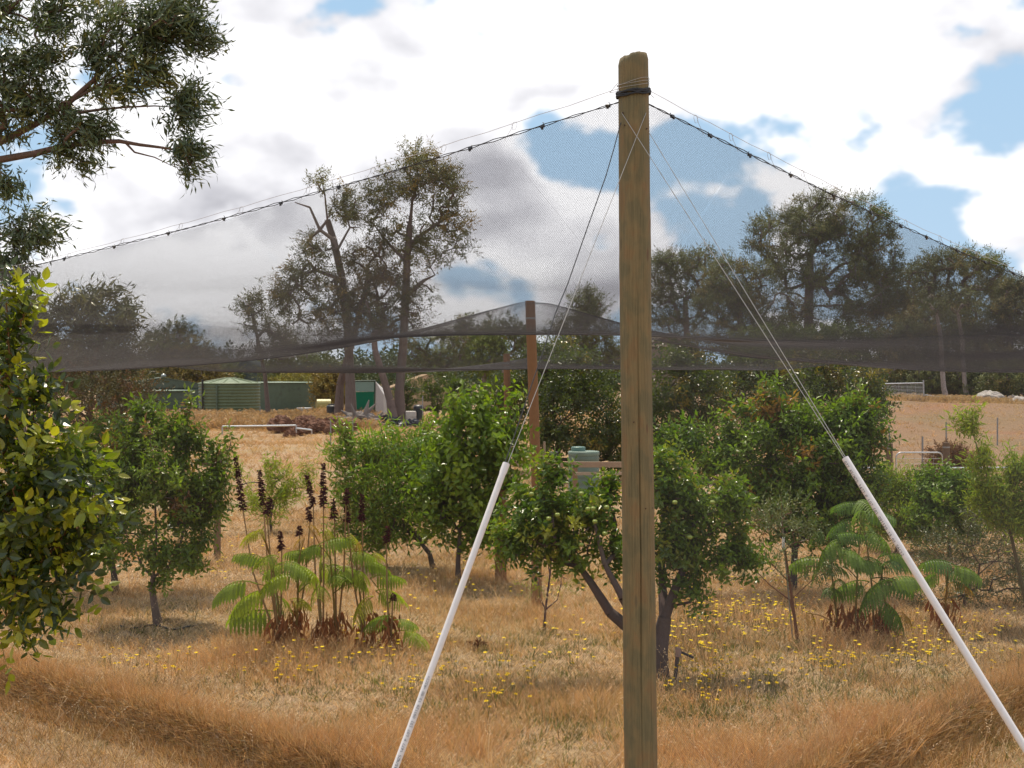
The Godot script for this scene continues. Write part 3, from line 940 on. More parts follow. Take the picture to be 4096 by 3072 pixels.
# ---------------------------------------------------------------- trees further off
func gums() -> void:
	var grey := [Color(0.1, 0.11, 0.04), Color(0.19, 0.18, 0.06), Color(0.26, 0.19, 0.05)]
	var d := 22.0
	tree("gum_tree", "overhanging gum branches with drooping leaves at the upper left", "tree", "", trail(d, [foot_of(-1000, d), [-960, 2000], [-850, 1500], [-700, 1100], [-520, 800]]), 0.19,
		[trail(d, [[-520, 800], [-250, 690], [0, 570], [140, 500], [280, 410], [380, 320], [460, 235], [560, 120], [640, 40]]), trail(d, [[-520, 800], [-200, 690], [0, 640], [140, 615], [260, 585], [400, 568], [480, 566], [560, 580], [640, 590], [700, 600]]), trail(d, [[280, 410], [420, 330], [520, 280], [640, 240]]), trail(d, [[260, 460], [400, 440], [500, 430], [620, 425], [700, 430]]), trail(d, [[-520, 800], [-350, 400], [-150, 150], [60, 20], [150, -40]]), trail(d, [[-520, 800], [-300, 900], [-80, 930], [60, 940]]), trail(d, [[500, 568], [540, 610], [620, 630], [680, 660]])],
		[ball(120, 300, 130, 130, d, 26), ball(60, 470, 90, 70, d, 10), ball(190, 180, 80, 90, d, 10), ball(520, 150, 140, 110, d, 28), ball(690, 80, 110, 90, d, 24), ball(790, 130, 60, 80, d, 11), ball(600, 320, 70, 80, d, 11), ball(400, 240, 60, 80, d, 8), ball(740, 430, 60, 60, d, 11), ball(770, 360, 30, 40, d, 3), ball(740, 620, 65, 55, d, 11), ball(330, 540, 100, 55, d, 14), ball(440, 350, 90, 35, d, 7), ball(60, 60, 120, 70, d, 14), ball(220, 30, 60, 30, d, 5), ball(250, 440, 60, 40, d, 6), ball(420, 500, 40, 20, d, 3), ball(290, 640, 60, 30, d, 5), ball(40, 740, 50, 40, d, 5), ball(110, 920, 100, 60, d, 15), ball(40, 1070, 70, 70, d, 10), ball(350, 0, 120, 30, d, 6), ball(-300, 350, 280, 300, d, 40)],
		"gum", M.gum, 9, 0.2, Vector2(0.75, 1.3), [Color(0.075, 0.1, 0.05), Color(0.12, 0.15, 0.06), Color(0.2, 0.19, 0.05)], {"third": 0.08, "bark": Color(0.16, 0.1, 0.075), "twig": 0.005, "rise": -0.25, "weeping": true, "arch": 0.05})
	d = 38.0
	tree("gum_sapling", "young gum with hanging leaves before the green shed", "tree", "", trail(d, [foot_of(330, d), [350, 1700], [380, 1500], [400, 1360]]), 0.09, [],
		[ball(430, 1260, 130, 90, d, 30), ball(270, 1240, 60, 50, d, 8), ball(470, 1400, 80, 60, d, 12), ball(340, 1350, 60, 60, d, 8), ball(450, 1480, 80, 80, d, 12), ball(250, 1440, 160, 70, d, 22), ball(120, 1350, 90, 120, d, 12)], "gum", M.gum, 9, 0.3, Vector2(1.2, 2.0), grey, {"bark": Color(0.14, 0.1, 0.08), "rise": -0.3, "weeping": true})
	d = 36.0
	tree("brown_bush", "tangled brown and green bush left of the green tank", "shrub", "", trail(d, [foot_of(380, d), [380, 1880], [390, 1800]]), 0.08, [], [ball(380, 1600, 150, 130, d, 50), ball(470, 1700, 90, 70, d, 18), ball(180, 1520, 130, 120, d, 30), ball(560, 1560, 60, 50, d, 8)], "far_fine", M.far_leaf, 6, 0.3, Vector2(0.4, 0.7), [Color(0.08, 0.08, 0.03), Color(0.15, 0.12, 0.04), Color(0.2, 0.11, 0.05)], {"third": 0.3, "bark": Color(0.14, 0.09, 0.06)})
	# the tall gums by the shade house
	d = 90.0
	tree("tall_gum", "tall gum with a straight trunk, the highest crown left of the post", "tree", "tall gums by the shade house", trail(d, [foot_of(1600, d), [1597, 1560], [1612, 1400], [1622, 1200], [1628, 1050], [1640, 900]]), 0.36,
		[trail(d, [[1628, 1050], [1560, 980], [1480, 880]]), trail(d, [[1640, 900], [1650, 800], [1690, 680]]), trail(d, [[1612, 1200], [1700, 1120], [1740, 1100]]), trail(d, [[1635, 980], [1740, 900], [1830, 850]])],
		[ball(1700, 700, 130, 90, d, 30), ball(1690, 625, 60, 30, d, 6), ball(1560, 770, 90, 80, d, 19), ball(1790, 780, 90, 90, d, 20), ball(1830, 900, 60, 70, d, 10), ball(1540, 880, 60, 80, d, 9), ball(1700, 920, 100, 70, d, 12), ball(1720, 1010, 70, 60, d, 7), ball(1680, 1180, 60, 60, d, 7), ball(1590, 1020, 60, 60, d, 6), ball(1840, 990, 30, 30, d, 2)],
		"far_gum", M.far_leaf, 15, 0.7, Vector2(0.55, 1.05), grey, {"third": 0.2, "bark": Color(0.17, 0.13, 0.11), "bark_mat": M.far_bark, "twig": 0.03, "rise": -0.1})
	tree("tall_gum", "gum with bare dead top branches left of the highest crown", "tree", "tall gums by the shade house", trail(d + 2.0, [foot_of(1405, d + 2.0), [1400, 1500], [1390, 1300], [1370, 1120], [1335, 960], [1310, 880]]), 0.36,
		[trail(d, [[1335, 960], [1280, 920], [1240, 830], [1180, 810]]), trail(d, [[1310, 880], [1300, 780], [1285, 710], [1270, 680]]), trail(d, [[1310, 880], [1340, 800], [1330, 720]]), trail(d, [[1370, 1120], [1260, 1080], [1160, 1120]]), trail(d, [[1350, 1000], [1400, 910], [1440, 910]])],
		[ball(1390, 820, 60, 60, d, 12), ball(1290, 730, 30, 30, d, 3), ball(1400, 880, 40, 40, d, 4), ball(1260, 1030, 70, 50, d, 10), ball(1160, 1110, 70, 50, d, 10), ball(1190, 1220, 90, 90, d, 17), ball(1310, 1180, 70, 100, d, 16), ball(1230, 960, 30, 30, d, 2), ball(1340, 1290, 70, 60, d, 9), ball(1130, 1180, 40, 50, d, 4)],
		"far_gum", M.far_leaf, 15, 0.68, Vector2(0.55, 1.05), grey, {"third": 0.15, "bark": Color(0.2, 0.16, 0.14), "bark_mat": M.far_bark, "twig": 0.03})
	tree("tall_gum", "rusty-leaved gum between the two tall trunks", "tree", "tall gums by the shade house", trail(d + 3.0, [foot_of(1352, d + 3.0), [1360, 1540], [1400, 1400], [1440, 1250], [1470, 1130]]), 0.3, [trail(d, [[1440, 1250], [1540, 1180], [1580, 1120]])],
		[ball(1480, 1060, 100, 80, d, 24), ball(1440, 1180, 90, 90, d, 17), ball(1560, 1150, 70, 90, d, 12), ball(1620, 1260, 70, 60, d, 7), ball(1480, 1290, 90, 50, d, 9), ball(1560, 990, 50, 60, d, 6)],
		"far_gum", M.far_leaf, 15, 0.68, Vector2(0.55, 1.05), [Color(0.1, 0.1, 0.035), Color(0.19, 0.13, 0.04), Color(0.12, 0.12, 0.05)], {"third": 0.3, "bark": Color(0.17, 0.12, 0.1), "bark_mat": M.far_bark, "twig": 0.03})
	tree("tall_gum", "leaning gum trunk joining the highest one at its foot", "tree", "tall gums by the shade house", trail(d - 1.0, [foot_of(1575, d - 1.0), [1560, 1600], [1530, 1500], [1500, 1400], [1495, 1330]]), 0.3, [], [ball(1480, 1240, 70, 70, d, 10), ball(1540, 1320, 60, 40, d, 5)], "far_gum", M.far_leaf, 15, 0.68, Vector2(0.55, 1.05), grey, {"bark": Color(0.19, 0.14, 0.12), "bark_mat": M.far_bark, "twig": 0.03})
	tree("small_gum", "little round-topped gum left of the tall gums", "tree", "", trail(96.0, [foot_of(1075, 96.0), [1060, 1500], [1030, 1350], [1010, 1260]]), 0.16, [], [ball(1015, 1230, 48, 38, 96.0, 14), ball(990, 1270, 30, 40, 96.0, 5), ball(1080, 1310, 70, 30, 96.0, 10), ball(1110, 1400, 90, 60, 96.0, 22)], "far_gum", M.far_leaf, 8, 0.6, Vector2(0.7, 1.1), grey, {"bark": Color(0.17, 0.13, 0.11), "bark_mat": M.far_bark, "twig": 0.03})
	# a belt of trees behind the sheds and to the right
	var mid := [Color(0.095, 0.115, 0.035), Color(0.18, 0.19, 0.055), Color(0.25, 0.2, 0.055)]
	var olive := [Color(0.1, 0.13, 0.035), Color(0.17, 0.19, 0.05)]
	for e in [
		["grey-green tree behind the green shed", 700, 150.0, 0.3, [[690, 1370, 110, 70, 40], [760, 1430, 90, 60, 22], [620, 1460, 80, 50, 14]], mid],
		["rusty bushy tree over the shed roof", 760, 148.0, 0.25, [[750, 1500, 90, 50, 26], [850, 1520, 60, 40, 12]], [Color(0.15, 0.12, 0.035), Color(0.22, 0.16, 0.045)]],
		["dark rounded tree behind the ribbed tank", 905, 165.0, 0.25, [[905, 1510, 45, 32, 22]], mid],
		["broad green tree left of the tall gums, behind the flat-topped tank", 1200, 140.0, 0.4, [[1200, 1430, 110, 90, 46], [1110, 1500, 80, 50, 20], [1290, 1500, 90, 50, 22]], olive],
		["yellow-green shrub belt showing over the flat-topped tank", 1220, 132.0, 0.2, [[1220, 1545, 100, 24, 34]], [Color(0.24, 0.2, 0.04), Color(0.3, 0.24, 0.05)]],
		["orange-tinted bush beside the yellow drum", 1330, 118.0, 0.2, [[1325, 1560, 48, 50, 26]], [Color(0.2, 0.14, 0.03), Color(0.26, 0.18, 0.04)]],
		["dark tree right of the tall gums behind the shade house", 1750, 130.0, 0.35, [[1790, 1400, 100, 70, 32], [1720, 1480, 80, 60, 22], [1680, 1380, 60, 50, 10]], mid],
		["conical bright green tree left of the tall brown post", 1935, 128.0, 0.3, [[1935, 1420, 75, 60, 30], [1940, 1360, 35, 30, 9]], [Color(0.13, 0.17, 0.035), Color(0.19, 0.22, 0.045)]],
		["pale hazy tree behind the conical green one", 2020, 150.0, 0.3, [[2010, 1330, 80, 50, 24], [2080, 1400, 60, 60, 16], [1880, 1320, 60, 40, 12]], mid],
		["dark gum whose top stands between the tall brown post and the corner post", 2340, 120.0, 0.4, [[2350, 1210, 60, 50, 18], [2330, 1320, 110, 70, 34], [2280, 1410, 100, 50, 22], [2440, 1400, 70, 70, 18]], mid],
		["flat-topped open gum just right of the corner post", 2740, 135.0, 0.4, [[2760, 1050, 110, 40, 24], [2660, 1090, 50, 50, 10], [2700, 1170, 90, 40, 16], [2840, 1130, 60, 50, 12], [2660, 1250, 60, 50, 10], [2740, 1290, 100, 40, 12]], mid],
		["dense dark gum left of the largest right-hand crown", 2960, 125.0, 0.45, [[2960, 1130, 110, 90, 40], [2900, 1220, 100, 80, 26], [3060, 1250, 110, 80, 28], [2990, 1350, 130, 60, 24]], mid],
		["largest spreading gum on the right behind the net", 3240, 130.0, 0.55, [[3140, 950, 130, 90, 44], [3270, 810, 60, 35, 10], [3250, 900, 110, 80, 30], [3430, 900, 110, 90, 40], [3500, 1020, 90, 90, 26], [3350, 1080, 130, 80, 30], [3180, 1090, 110, 80, 24], [3480, 1180, 110, 80, 26], [3560, 1230, 50, 60, 8], [3300, 1250, 160, 60, 28]], mid],
		["open-crowned gum at the far right behind the net", 3830, 128.0, 0.45, [[3830, 1060, 130, 40, 26], [3720, 1110, 70, 50, 12], [3930, 1110, 70, 60, 14], [3800, 1180, 60, 40, 8]], mid],
		["dark conifer-like tree on the right edge behind the net", 4040, 118.0, 0.4, [[4040, 1230, 60, 110, 30], [3960, 1300, 90, 90, 26], [4120, 1280, 90, 120, 28]], mid],
		["rounded dark tree filling the gap below the right-hand gums", 3760, 120.0, 0.4, [[3760, 1320, 150, 80, 46], [3640, 1400, 130, 80, 30], [3880, 1400, 130, 90, 34]], mid],
		["shadowy trees' lower crown behind the boulders", 4000, 115.0, 0.4, [[3960, 1500, 130, 90, 44], [4100, 1520, 90, 100, 34]], mid],
		["dark undergrowth tree behind the paddock gate", 3600, 118.0, 0.35, [[3600, 1500, 120, 70, 40], [3720, 1540, 100, 60, 28], [3830, 1560, 90, 50, 20]], mid],
		["spreading grey gum joining the two largest right-hand crowns", 3640, 140.0, 0.45, [[3620, 1150, 120, 70, 30], [3700, 1240, 120, 60, 26], [3560, 1300, 110, 60, 20], [3980, 1190, 110, 60, 24]], mid],
		["bushy tree behind the netting above the plum tree", 3180, 105.0, 0.3, [[3120, 1400, 170, 60, 40], [3330, 1390, 140, 60, 30]], olive],
		["far left grey tree beside the overhanging gum", 90, 60.0, 0.2, [[90, 1330, 90, 110, 26], [40, 1480, 80, 80, 20]], mid],
	]:
		d = e[2]
		var balls := []
		var top := 9999.0
		for b in e[4]:
			var wide := 1.22 if b[0] > 2600 else 1.0
			balls.append(ball(b[0], b[1], b[2] * wide, b[3] * (0.5 + 0.5 * wide), d, int(b[4] * wide * wide)))
			top = minf(top, b[1])
		var fp := foot_of(e[1], d)
		var lean := rng.randf_range(-12, 12)
		tree("far_tree", e[0], "tree", "trees beyond the paddock", trail(d, [fp, [e[1] + lean, lerpf(fp[1], top, 0.35)], [e[1] + lean * 0.5, lerpf(fp[1], top, 0.6)], [e[1], lerpf(fp[1], top, 0.75)]]), e[3], [], balls, "far_gum" if e[3] > 0.3 else "far_leaf", M.far_leaf, 20, 0.011 * d * 0.6, Vector2(0.6, 1.15), e[5], {"third": 0.12, "bark": Color(0.2, 0.16, 0.14), "bark_mat": M.far_bark, "twig": 0.04})
	for e in [[3775, 110.0, 1400, "pale straight gum trunk standing behind the paddock fence"], [3860, 114.0, 1400, "pinkish gum trunk right of the pale straight one"]]:
		d = e[1]
		tree("gum_tree", e[3], "tree", "trees beyond the paddock", trail(d, [foot_of(e[0] + 14, d), [e[0], 1550], [e[0] - 8, 1450], [e[0] - 12, 1350], [e[0] - 30, 1250]]), 0.22, [], [ball(e[0] - 40, 1210, 60, 40, d, 8)], "far_gum", M.far_leaf, 8, 0.7, Vector2(0.8, 1.4), mid, {"bark": Color(0.34, 0.29, 0.26), "bark_mat": M.far_bark, "twig": 0.04})
	# clipped shrubs by the house
	for e in [["dark column-shaped shrub beside the leaning gum trunk", 1625, 100.0, [[1625, 1580, 34, 66, 30]]], ["tall dark clipped shrub left of the round pale one", 1750, 96.0, [[1752, 1560, 70, 76, 50]]], ["round pale shrub with glinting leaves", 1838, 92.0, [[1838, 1590, 48, 55, 34]]]]:
		d = e[2]
		var balls := []
		for b in e[3]:
			balls.append(ball(b[0], b[1], b[2], b[3], d, b[4]))
		tree("garden_shrub", e[0], "shrub", "shrubs by the house", trail(d, [foot_of(e[1], d), [e[1], 1640], [e[1], 1620]]), 0.1, [], balls, "far_leaf", M.glossy, 7, 0.4, Vector2(0.4, 0.75), [Color(0.06, 0.09, 0.02), Color(0.11, 0.14, 0.03)], {"bark": Color(0.12, 0.09, 0.07)})


# ---------------------------------------------------------------- the netted enclosure
func rope_l(s: float) -> float:
	var q := minf(s, 13.0)
	return EYE + 1.786 - 0.1253 * q + 0.00407 * q * q

func rope_r(s: float) -> float:
	var q := minf(s, 13.0)
	return EYE + 1.771 - 0.1631 * q + 0.00493 * q * q

func billow(s: float, y: float) -> float:
	return 0.05 * sin(s * 0.9 + y * 0.7) + 0.03 * sin(s * 2.3 - y * 1.4 + 1.0)

func net_point(side: int, s: float, y: float) -> Vector3:
	var dir: Vector3 = ALONG_L if side == 0 else ALONG_R
	var top := rope_l(s) if side == 0 else rope_r(s)
	var n := Vector3(dir.z, 0, -dir.x)
	return CORNER + dir * (s + 0.02) + n * billow(s, y) * clampf((top - y) * 1.2, 0.0, 1.0) + Vector3.UP * y

func side_net(side: int, root: Node3D) -> void:
	var s := Shape.new()
	var col := Color(0.032, 0.031, 0.033)
	var pitch := 0.019
	var far := 13.2
	for turn in [1.0, -1.0]:
		var k0 := -5.2 if turn > 0.0 else 0.0
		var k1 := far if turn > 0.0 else far + 5.2
		var s0: float = k0
		while s0 < k1:
			var t0 := 0.0
			if turn > 0.0 and s0 < 0.1:
				t0 = 0.1 - s0
			if turn < 0.0 and s0 > far:
				t0 = s0 - far
			var t1 := 4.5
			for e in 6:
				var q: float = clampf(s0 + turn * t1, 0.0, far)
				t1 = rope_l(q) if side == 0 else rope_r(q)
			if turn < 0.0:
				t1 = minf(t1, s0 - 0.1)
			else:
				t1 = minf(t1, far - s0)
			if t1 > t0 + 0.02:
				var steps := maxi(1, int((t1 - t0) / 0.55))
				var pts := PackedVector3Array()
				for e in steps + 1:
					var t: float = lerpf(t0, t1, float(e) / steps)
					pts.append(net_point(side, s0 + turn * t, t))
				s.tube(pts, even(0.0005, pts.size()), 3, col, false)
			s0 += pitch
	var o := part("mesh", s.mesh(), M.net, root)
	o.set_meta("kind", "stuff")

func roof_y(a: float, b: float) -> float:
	var d := 9.0 + 0.66 * a + 0.742 * b
	var x := 0.807 - 0.751 * a + 0.67 * b
	var low := clampf(3.8 - 0.046 * (d - 18.0), 3.02, 3.9) - 0.014 * maxf(0.0, -x - 1.0)
	low = maxf(low, 3.03)
	var corner := EYE + 1.78
	var w1 := exp(-b / 3.0)
	var w2 := exp(-a / 3.0)
	var h := low + (rope_l(a) - low) * w1 + (rope_r(b) - low) * w2 - (corner - low) * w1 * w2
	var clear := 1.0
	for p in [[13.02, 14.03, 4.55, 2.3], [21.6, 24.6, 3.7, 2.6]]:
		var r := Vector2(x - (0.807 - 0.751 * p[0] + 0.67 * p[1]), d - (9.0 + 0.66 * p[0] + 0.742 * p[1])).length()
		h += maxf(0.0, p[2] - low) * exp(-r / p[3])
		clear *= 1.0 - exp(-r / p[3])
	# cables run on from the tall post to the far sides and hold the net up along two ridges
	h += clear * (0.45 * exp(-absf(b - 14.03) / 1.9) * smoothstep(9.0, 14.0, a) + 0.4 * exp(-absf(a - 13.02) / 1.9) * smoothstep(10.0, 15.0, b))
	h += 0.01 * sin(a * 0.9 + b * 0.4) + 0.01 * sin(b * 1.1 - a * 0.5)
	return h

func roof_point(a: float, b: float) -> Vector3:
	var p := CORNER + ALONG_L * a + ALONG_R * b
	return Vector3(p.x, roof_y(a, b), p.z)

func roof_net(root: Node3D) -> void:
	var s := Shape.new()
	var col := Color(0.036, 0.034, 0.036)
	for way in 2:
		var fixed := 0.0
		while fixed < 27.0:
			var coarse := fixed > 11.0
			var r := 0.0009 if coarse else 0.0004
			var pts := PackedVector3Array()
			var run := 0.0
			while run <= 27.001:
				var a := run if way == 0 else fixed
				var b := fixed if way == 0 else run
				var p := roof_point(a, b)
				if absf(p.x) < -p.z * 0.42 + 1.5 and -p.z < 45.0:
					pts.append(p)
				elif pts.size() > 1:
					s.tube(pts, even(r, pts.size()), 3, col, false)
					pts = PackedVector3Array()
				else:
					pts = PackedVector3Array()
				run += 0.55
			if pts.size() > 1:
				s.tube(pts, even(r, pts.size()), 3, col, false)
			fixed += 0.034 if coarse else 0.0165
	var o := part("mesh", s.mesh(), M.net, root)
	o.set_meta("kind", "stuff")

func edge_rope(side: int, root: Node3D) -> void:
	# two twisted cords at the top of the side, with black clips
	for w in 2:
		var s := Shape.new()
		var pts := PackedVector3Array()
		var q := 0.09
		while q < 13.0:
			var p := net_point(side, q, rope_l(q) if side == 0 else rope_r(q))
			var tw := q * 26.0 + w * PI
			pts.append(p + Vector3(0, cos(tw) * 0.004 + (0.01 * absf(sin(q * 1.3)) if w == 0 else 0.0), sin(tw) * 0.004))
			q += 0.06
		s.tube(pts, even(0.0033, pts.size()), 5, Color(0.03, 0.028, 0.034), true, true)
		part("rope", s.mesh(), M.cord, root)
	var clip := Shape.new()
	clip.box(Vector3.ZERO, Vector3(0.02, 0, 0), Vector3(0, 0.012, 0), Vector3(0, 0, 0.012), Color(0.02, 0.02, 0.024))
	clip.box(Vector3(0.008, -0.018, 0.004), Vector3(0.009, 0, 0), Vector3(0, 0.008, 0), Vector3(0, 0, 0.008), Color(0.02, 0.02, 0.024))
	clip.tube(PackedVector3Array([Vector3(-0.016, 0.006, 0), Vector3(-0.022, 0.024, 0), Vector3(-0.008, 0.03, 0)]), PackedFloat32Array([0.004, 0.004, 0.003]), 4, Color(0.02, 0.02, 0.024))
	for k in clip.v.size():
		clip.v[k] *= 0.78
	var cm := clip.mesh()
	var dir: Vector3 = ALONG_L if side == 0 else ALONG_R
	var spots := [0.22, 0.78, 1.45, 2.12, 2.85, 3.55, 4.3, 5.1, 5.95, 6.8, 7.7, 8.6] if side == 0 else [0.36, 0.8, 1.3, 1.86, 2.5, 3.1, 3.62, 4.1, 4.7, 5.3, 5.95, 6.7, 7.5]
	for q in spots:
		var c := part("clip", cm, M.plastic, root, net_point(side, q, rope_l(q) if side == 0 else rope_r(q)))
		c.rotation = Vector3(rng.randf_range(-0.4, 0.4), atan2(-dir.z, dir.x), rng.randf_range(-0.3, 0.3))

func top_wire(side: int, root: Node3D) -> void:
	# the tight plain wire above the rope and the bent hooks that hang the rope from it
	var dir: Vector3 = ALONG_L if side == 0 else ALONG_R
	var pts := PackedVector3Array()
	var up := func(q: float) -> Vector3:
		var gap := lerpf(0.09, 0.04, clampf(q / 6.5, 0.0, 1.0))
		return CORNER + dir * (q + 0.02) + Vector3.UP * ((rope_l(q) if side == 0 else rope_r(q)) + gap + 0.004 * sin(q * 9.0))
	var q := 0.05
	while q < 13.1:
		pts.append(up.call(q))
		q += 0.25
	var s := Shape.new()
	s.tube(pts, even(0.0019, pts.size()), 5, Color(0.55, 0.54, 0.55), true, true)
	part("wire", s.mesh(), M.wire, root)
	var spots := [1.02, 1.7, 2.45, 3.2, 4.05, 4.9, 5.8, 6.7, 7.6] if side == 0 else [0.62, 1.05, 1.55, 2.02, 2.52, 3.05, 3.7, 4.35, 5.1, 5.9]
	for w in spots:
		var a: Vector3 = up.call(w)
		var b: Vector3 = net_point(side, w + 0.09, rope_l(w + 0.09) if side == 0 else rope_r(w + 0.09))
		var h := Shape.new()
		var loop := PackedVector3Array([a + dir * 0.035 - Vector3.UP * 0.004, a + dir * 0.03 - Vector3.UP * 0.045, a + dir * 0.005 - Vector3.UP * 0.05, a - dir * 0.012 - Vector3.UP * 0.02, a - dir * 0.008 + Vector3.UP * 0.004, a + dir * 0.02 + Vector3.UP * 0.003, a.lerp(b, 0.5), b, b + dir * 0.012 - Vector3.UP * 0.02])
		h.tube(loop, even(0.0015, loop.size()), 4, Color(0.42, 0.4, 0.4), true, true)
		part("hook", h.mesh(), M.wire, root)

func post_texture() -> ImageTexture:
	var w := 512
	var h := 2048
	var im := Image.create(w, h, false, Image.FORMAT_RGB8)
	var fine := FastNoiseLite.new()
	fine.seed = 77
	fine.frequency = 1.0
	fine.fractal_octaves = 4
	var knots := []
	for k in 42:
		knots.append([rng.randf() * w, rng.randf() * h, rng.randf_range(3.0, 9.0), rng.randf()])
	for y in h:
		for x in w:
			var an := TAU * x / w
			var cx := cos(an)
			var sx := sin(an)
			var g := fine.get_noise_3d(cx * 9.0, sx * 9.0, y * 0.006)
			var g2 := fine.get_noise_3d(cx * 24.0 + 50.0, sx * 24.0, y * 0.022)
			var p := fine.get_noise_3d(cx * 0.7, sx * 0.7 + 20.0, y * 0.011)
			var speck := fine.get_noise_3d(cx * 40.0, sx * 40.0 + 9.0, y * 0.35)
			var c := Color(0.165, 0.12, 0.054).lerp(Color(0.13, 0.105, 0.05), smoothstep(-0.1, 0.35, p))
			c = c.lerp(Color(0.185, 0.112, 0.047), smoothstep(0.12, 0.4, -p) * 0.7)
			c = c * (1.0 + g * 0.3 + g2 * 0.22 + speck * 0.16)
			im.set_pixel(x, y, c.linear_to_srgb())
	for k in knots:
		var red: bool = k[3] > 0.45
		for dy in range(-22, 23):
			for dx in range(-12, 13):
				var q: float = pow(dx / k[2], 2.0) + pow(dy / (k[2] * 1.9), 2.0)
				if q < 1.6:
					var x := posmod(int(k[0]) + dx, w)
					var y := clampi(int(k[1]) + dy, 0, h - 1)
					var c := im.get_pixel(x, y)
					var e := (Color(0.1, 0.04, 0.025) if red else Color(0.08, 0.06, 0.035)).linear_to_srgb()
					im.set_pixel(x, y, c.lerp(e, (0.75 if k[2] < 5.0 else 0.45) * smoothstep(1.6, 0.3, q + 0.3 * sin(q * 12.0))))
	return ImageTexture.create_from_image(im)

func corner_post() -> Node3D:
	var root := thing("corner_post", "thick round timber corner post standing in front of everything", "post", CORNER, "")
	var s := Shape.new()
	var top := 5.09
	var rings := 150
	var sides := 128
	var wob := FastNoiseLite.new()
	wob.seed = 13
	wob.frequency = 1.0
	for k in rings + 4:
		var f := minf(float(k) / rings, 1.0)
		var y := -0.3 + (top + 0.3) * f
		var lean := Vector3((-0.012) * (y - 2.5) , 0, 0)
		# a long drying crack wanders down the front, a second one lower and to the left
		var drift := 0.10 * sin(y * 0.9) + 0.05 * sin(y * 2.3)
		for a in sides + 1:
			var an := TAU * a / sides + drift
			var r := 0.104 - 0.0022 * (y - 2.0) + wob.get_noise_3d(cos(an) * 1.2, y * 0.7, sin(an) * 1.2) * 0.006 + wob.get_noise_3d(cos(an) * 12.0, y * 1.2, sin(an) * 12.0) * 0.0022
			var m := a % sides
			if m == 30 and y > 0.3 and y < 3.7:
				r -= 0.02 * sin(PI * clampf((y - 0.3) / 3.4, 0.0, 1.0))
			if m == 41 and y > 1.0 and y < 2.6:
				r -= 0.005
			if m == 17 and y < 2.2:
				r -= 0.005
			var yy := y
			if k >= rings - 1:
				yy += 0.012 * wob.get_noise_3d(cos(an) * 3.0, 7.0, sin(an) * 3.0) + 0.018 * cos(an) + 0.01 * sin(an)
			if k == rings:
				r -= 0.008
			elif k > rings:
				r *= 1.0 - (k - rings) / 3.0
				yy += 0.006 - (k - rings) * 0.001
			s.v.append(Vector3(cos(an) * r, yy, sin(an) * r) + lean)
			s.t.append(Vector2(float(a) / sides, 1.0 - f))
			s.c.append(Color.WHITE)
	for k in rings + 3:
		for a in sides:
			var p := k * (sides + 1) + a
			s.i.append_array([p, p + sides + 2, p + sides + 1, p, p + 1, p + sides + 2])
	# smooth normals from the faces
	var nn := PackedVector3Array()
	nn.resize(s.v.size())
	for k in range(0, s.i.size(), 3):
		var e := (s.v[s.i[k + 2]] - s.v[s.i[k]]).cross(s.v[s.i[k + 1]] - s.v[s.i[k]])
		for w in 3:
			nn[s.i[k + w]] += e
	for k in rings + 4:
		var p := k * (sides + 1)
		var e := nn[p] + nn[p + sides]
		nn[p] = e
		nn[p + sides] = e
	for k in nn.size():
		nn[k] = nn[k].normalized() if nn[k].length_squared() > 1e-16 else Vector3.UP
	s.n = nn
	var m := mat(Color.WHITE, 0.82, false)
	m.albedo_texture = post_texture()
	part("shaft", s.mesh(), m, root)
	# turns of plain wire, and the black netting tail wound round under them
	for k in 3:
		var w := Shape.new()
		var pts := PackedVector3Array()
		for a in 41:
			var an := TAU * a / 40.0
			var y: float = [4.925, 4.915, 4.895][k] + [0.022, 0.012, 0.02][k] * cos(an) + 0.006 * sin(an * 2.0 + k)
			pts.append(Vector3(cos(an) * 0.1035, y, sin(an) * 0.1035) + Vector3(-0.012 * (y - 2.5), 0, 0))
		w.tube(pts, even(0.0017, pts.size()), 5, Color(0.4, 0.38, 0.36), false, true)
		part("wire_binding", w.mesh(), M.wire, root)
	for k in 4:
		var w := Shape.new()
		var pts := PackedVector3Array()
		for a in 49:
			var an := TAU * a / 48.0
			var y: float = 4.845 + k * 0.008 + (0.014 + 0.006 * sin(k * 2.1)) * cos(an + 0.5) + 0.004 * sin(an * 5.0 + k * 2.0)
			pts.append(Vector3(cos(an) * (0.107 + 0.003 * sin(an * 3.0 + k)), y, sin(an) * 0.107) + Vector3(-0.012 * (y - 2.5), 0, 0))
		w.tube(pts, even(0.0075, pts.size()), 5, Color(0.022, 0.02, 0.024), false, true)
		part("black_binding", w.mesh(), M.cord, root)
	# short wire ends from the bindings to the two side wires
	for e in [[Vector3(-0.13, 4.92, 0.02), Vector3(-0.175, 4.875, -0.06)], [Vector3(-0.13, 4.87, 0.0), Vector3(-0.175, 4.875, -0.06)], [Vector3(0.07, 4.91, 0.03), Vector3(0.078, 4.86, 0.03)], [Vector3(0.075, 4.86, 0.0), Vector3(0.11, 4.845, -0.07)]]:
		part("wire_end", rod(e[0], e[1], 0.0017, 5, Color(0.45, 0.43, 0.42)), M.wire, root)
	for p in [[-0.075, 4.72], [-0.065, 4.64], [0.078, 4.62], [-0.03, 2.75], [0.04, 2.2], [0.085, 2.2]]:
		var ny: float = p[1]
		var nx: float = p[0] - 0.012 * (ny - 2.5)
		part("nail", rod(Vector3(nx, ny, 0.06), Vector3(nx, ny, sqrt(0.0106 - p[0] * p[0]) + 0.004), 0.0042, 8, Color(0.06, 0.03, 0.025)), M.steel, root)
	return root

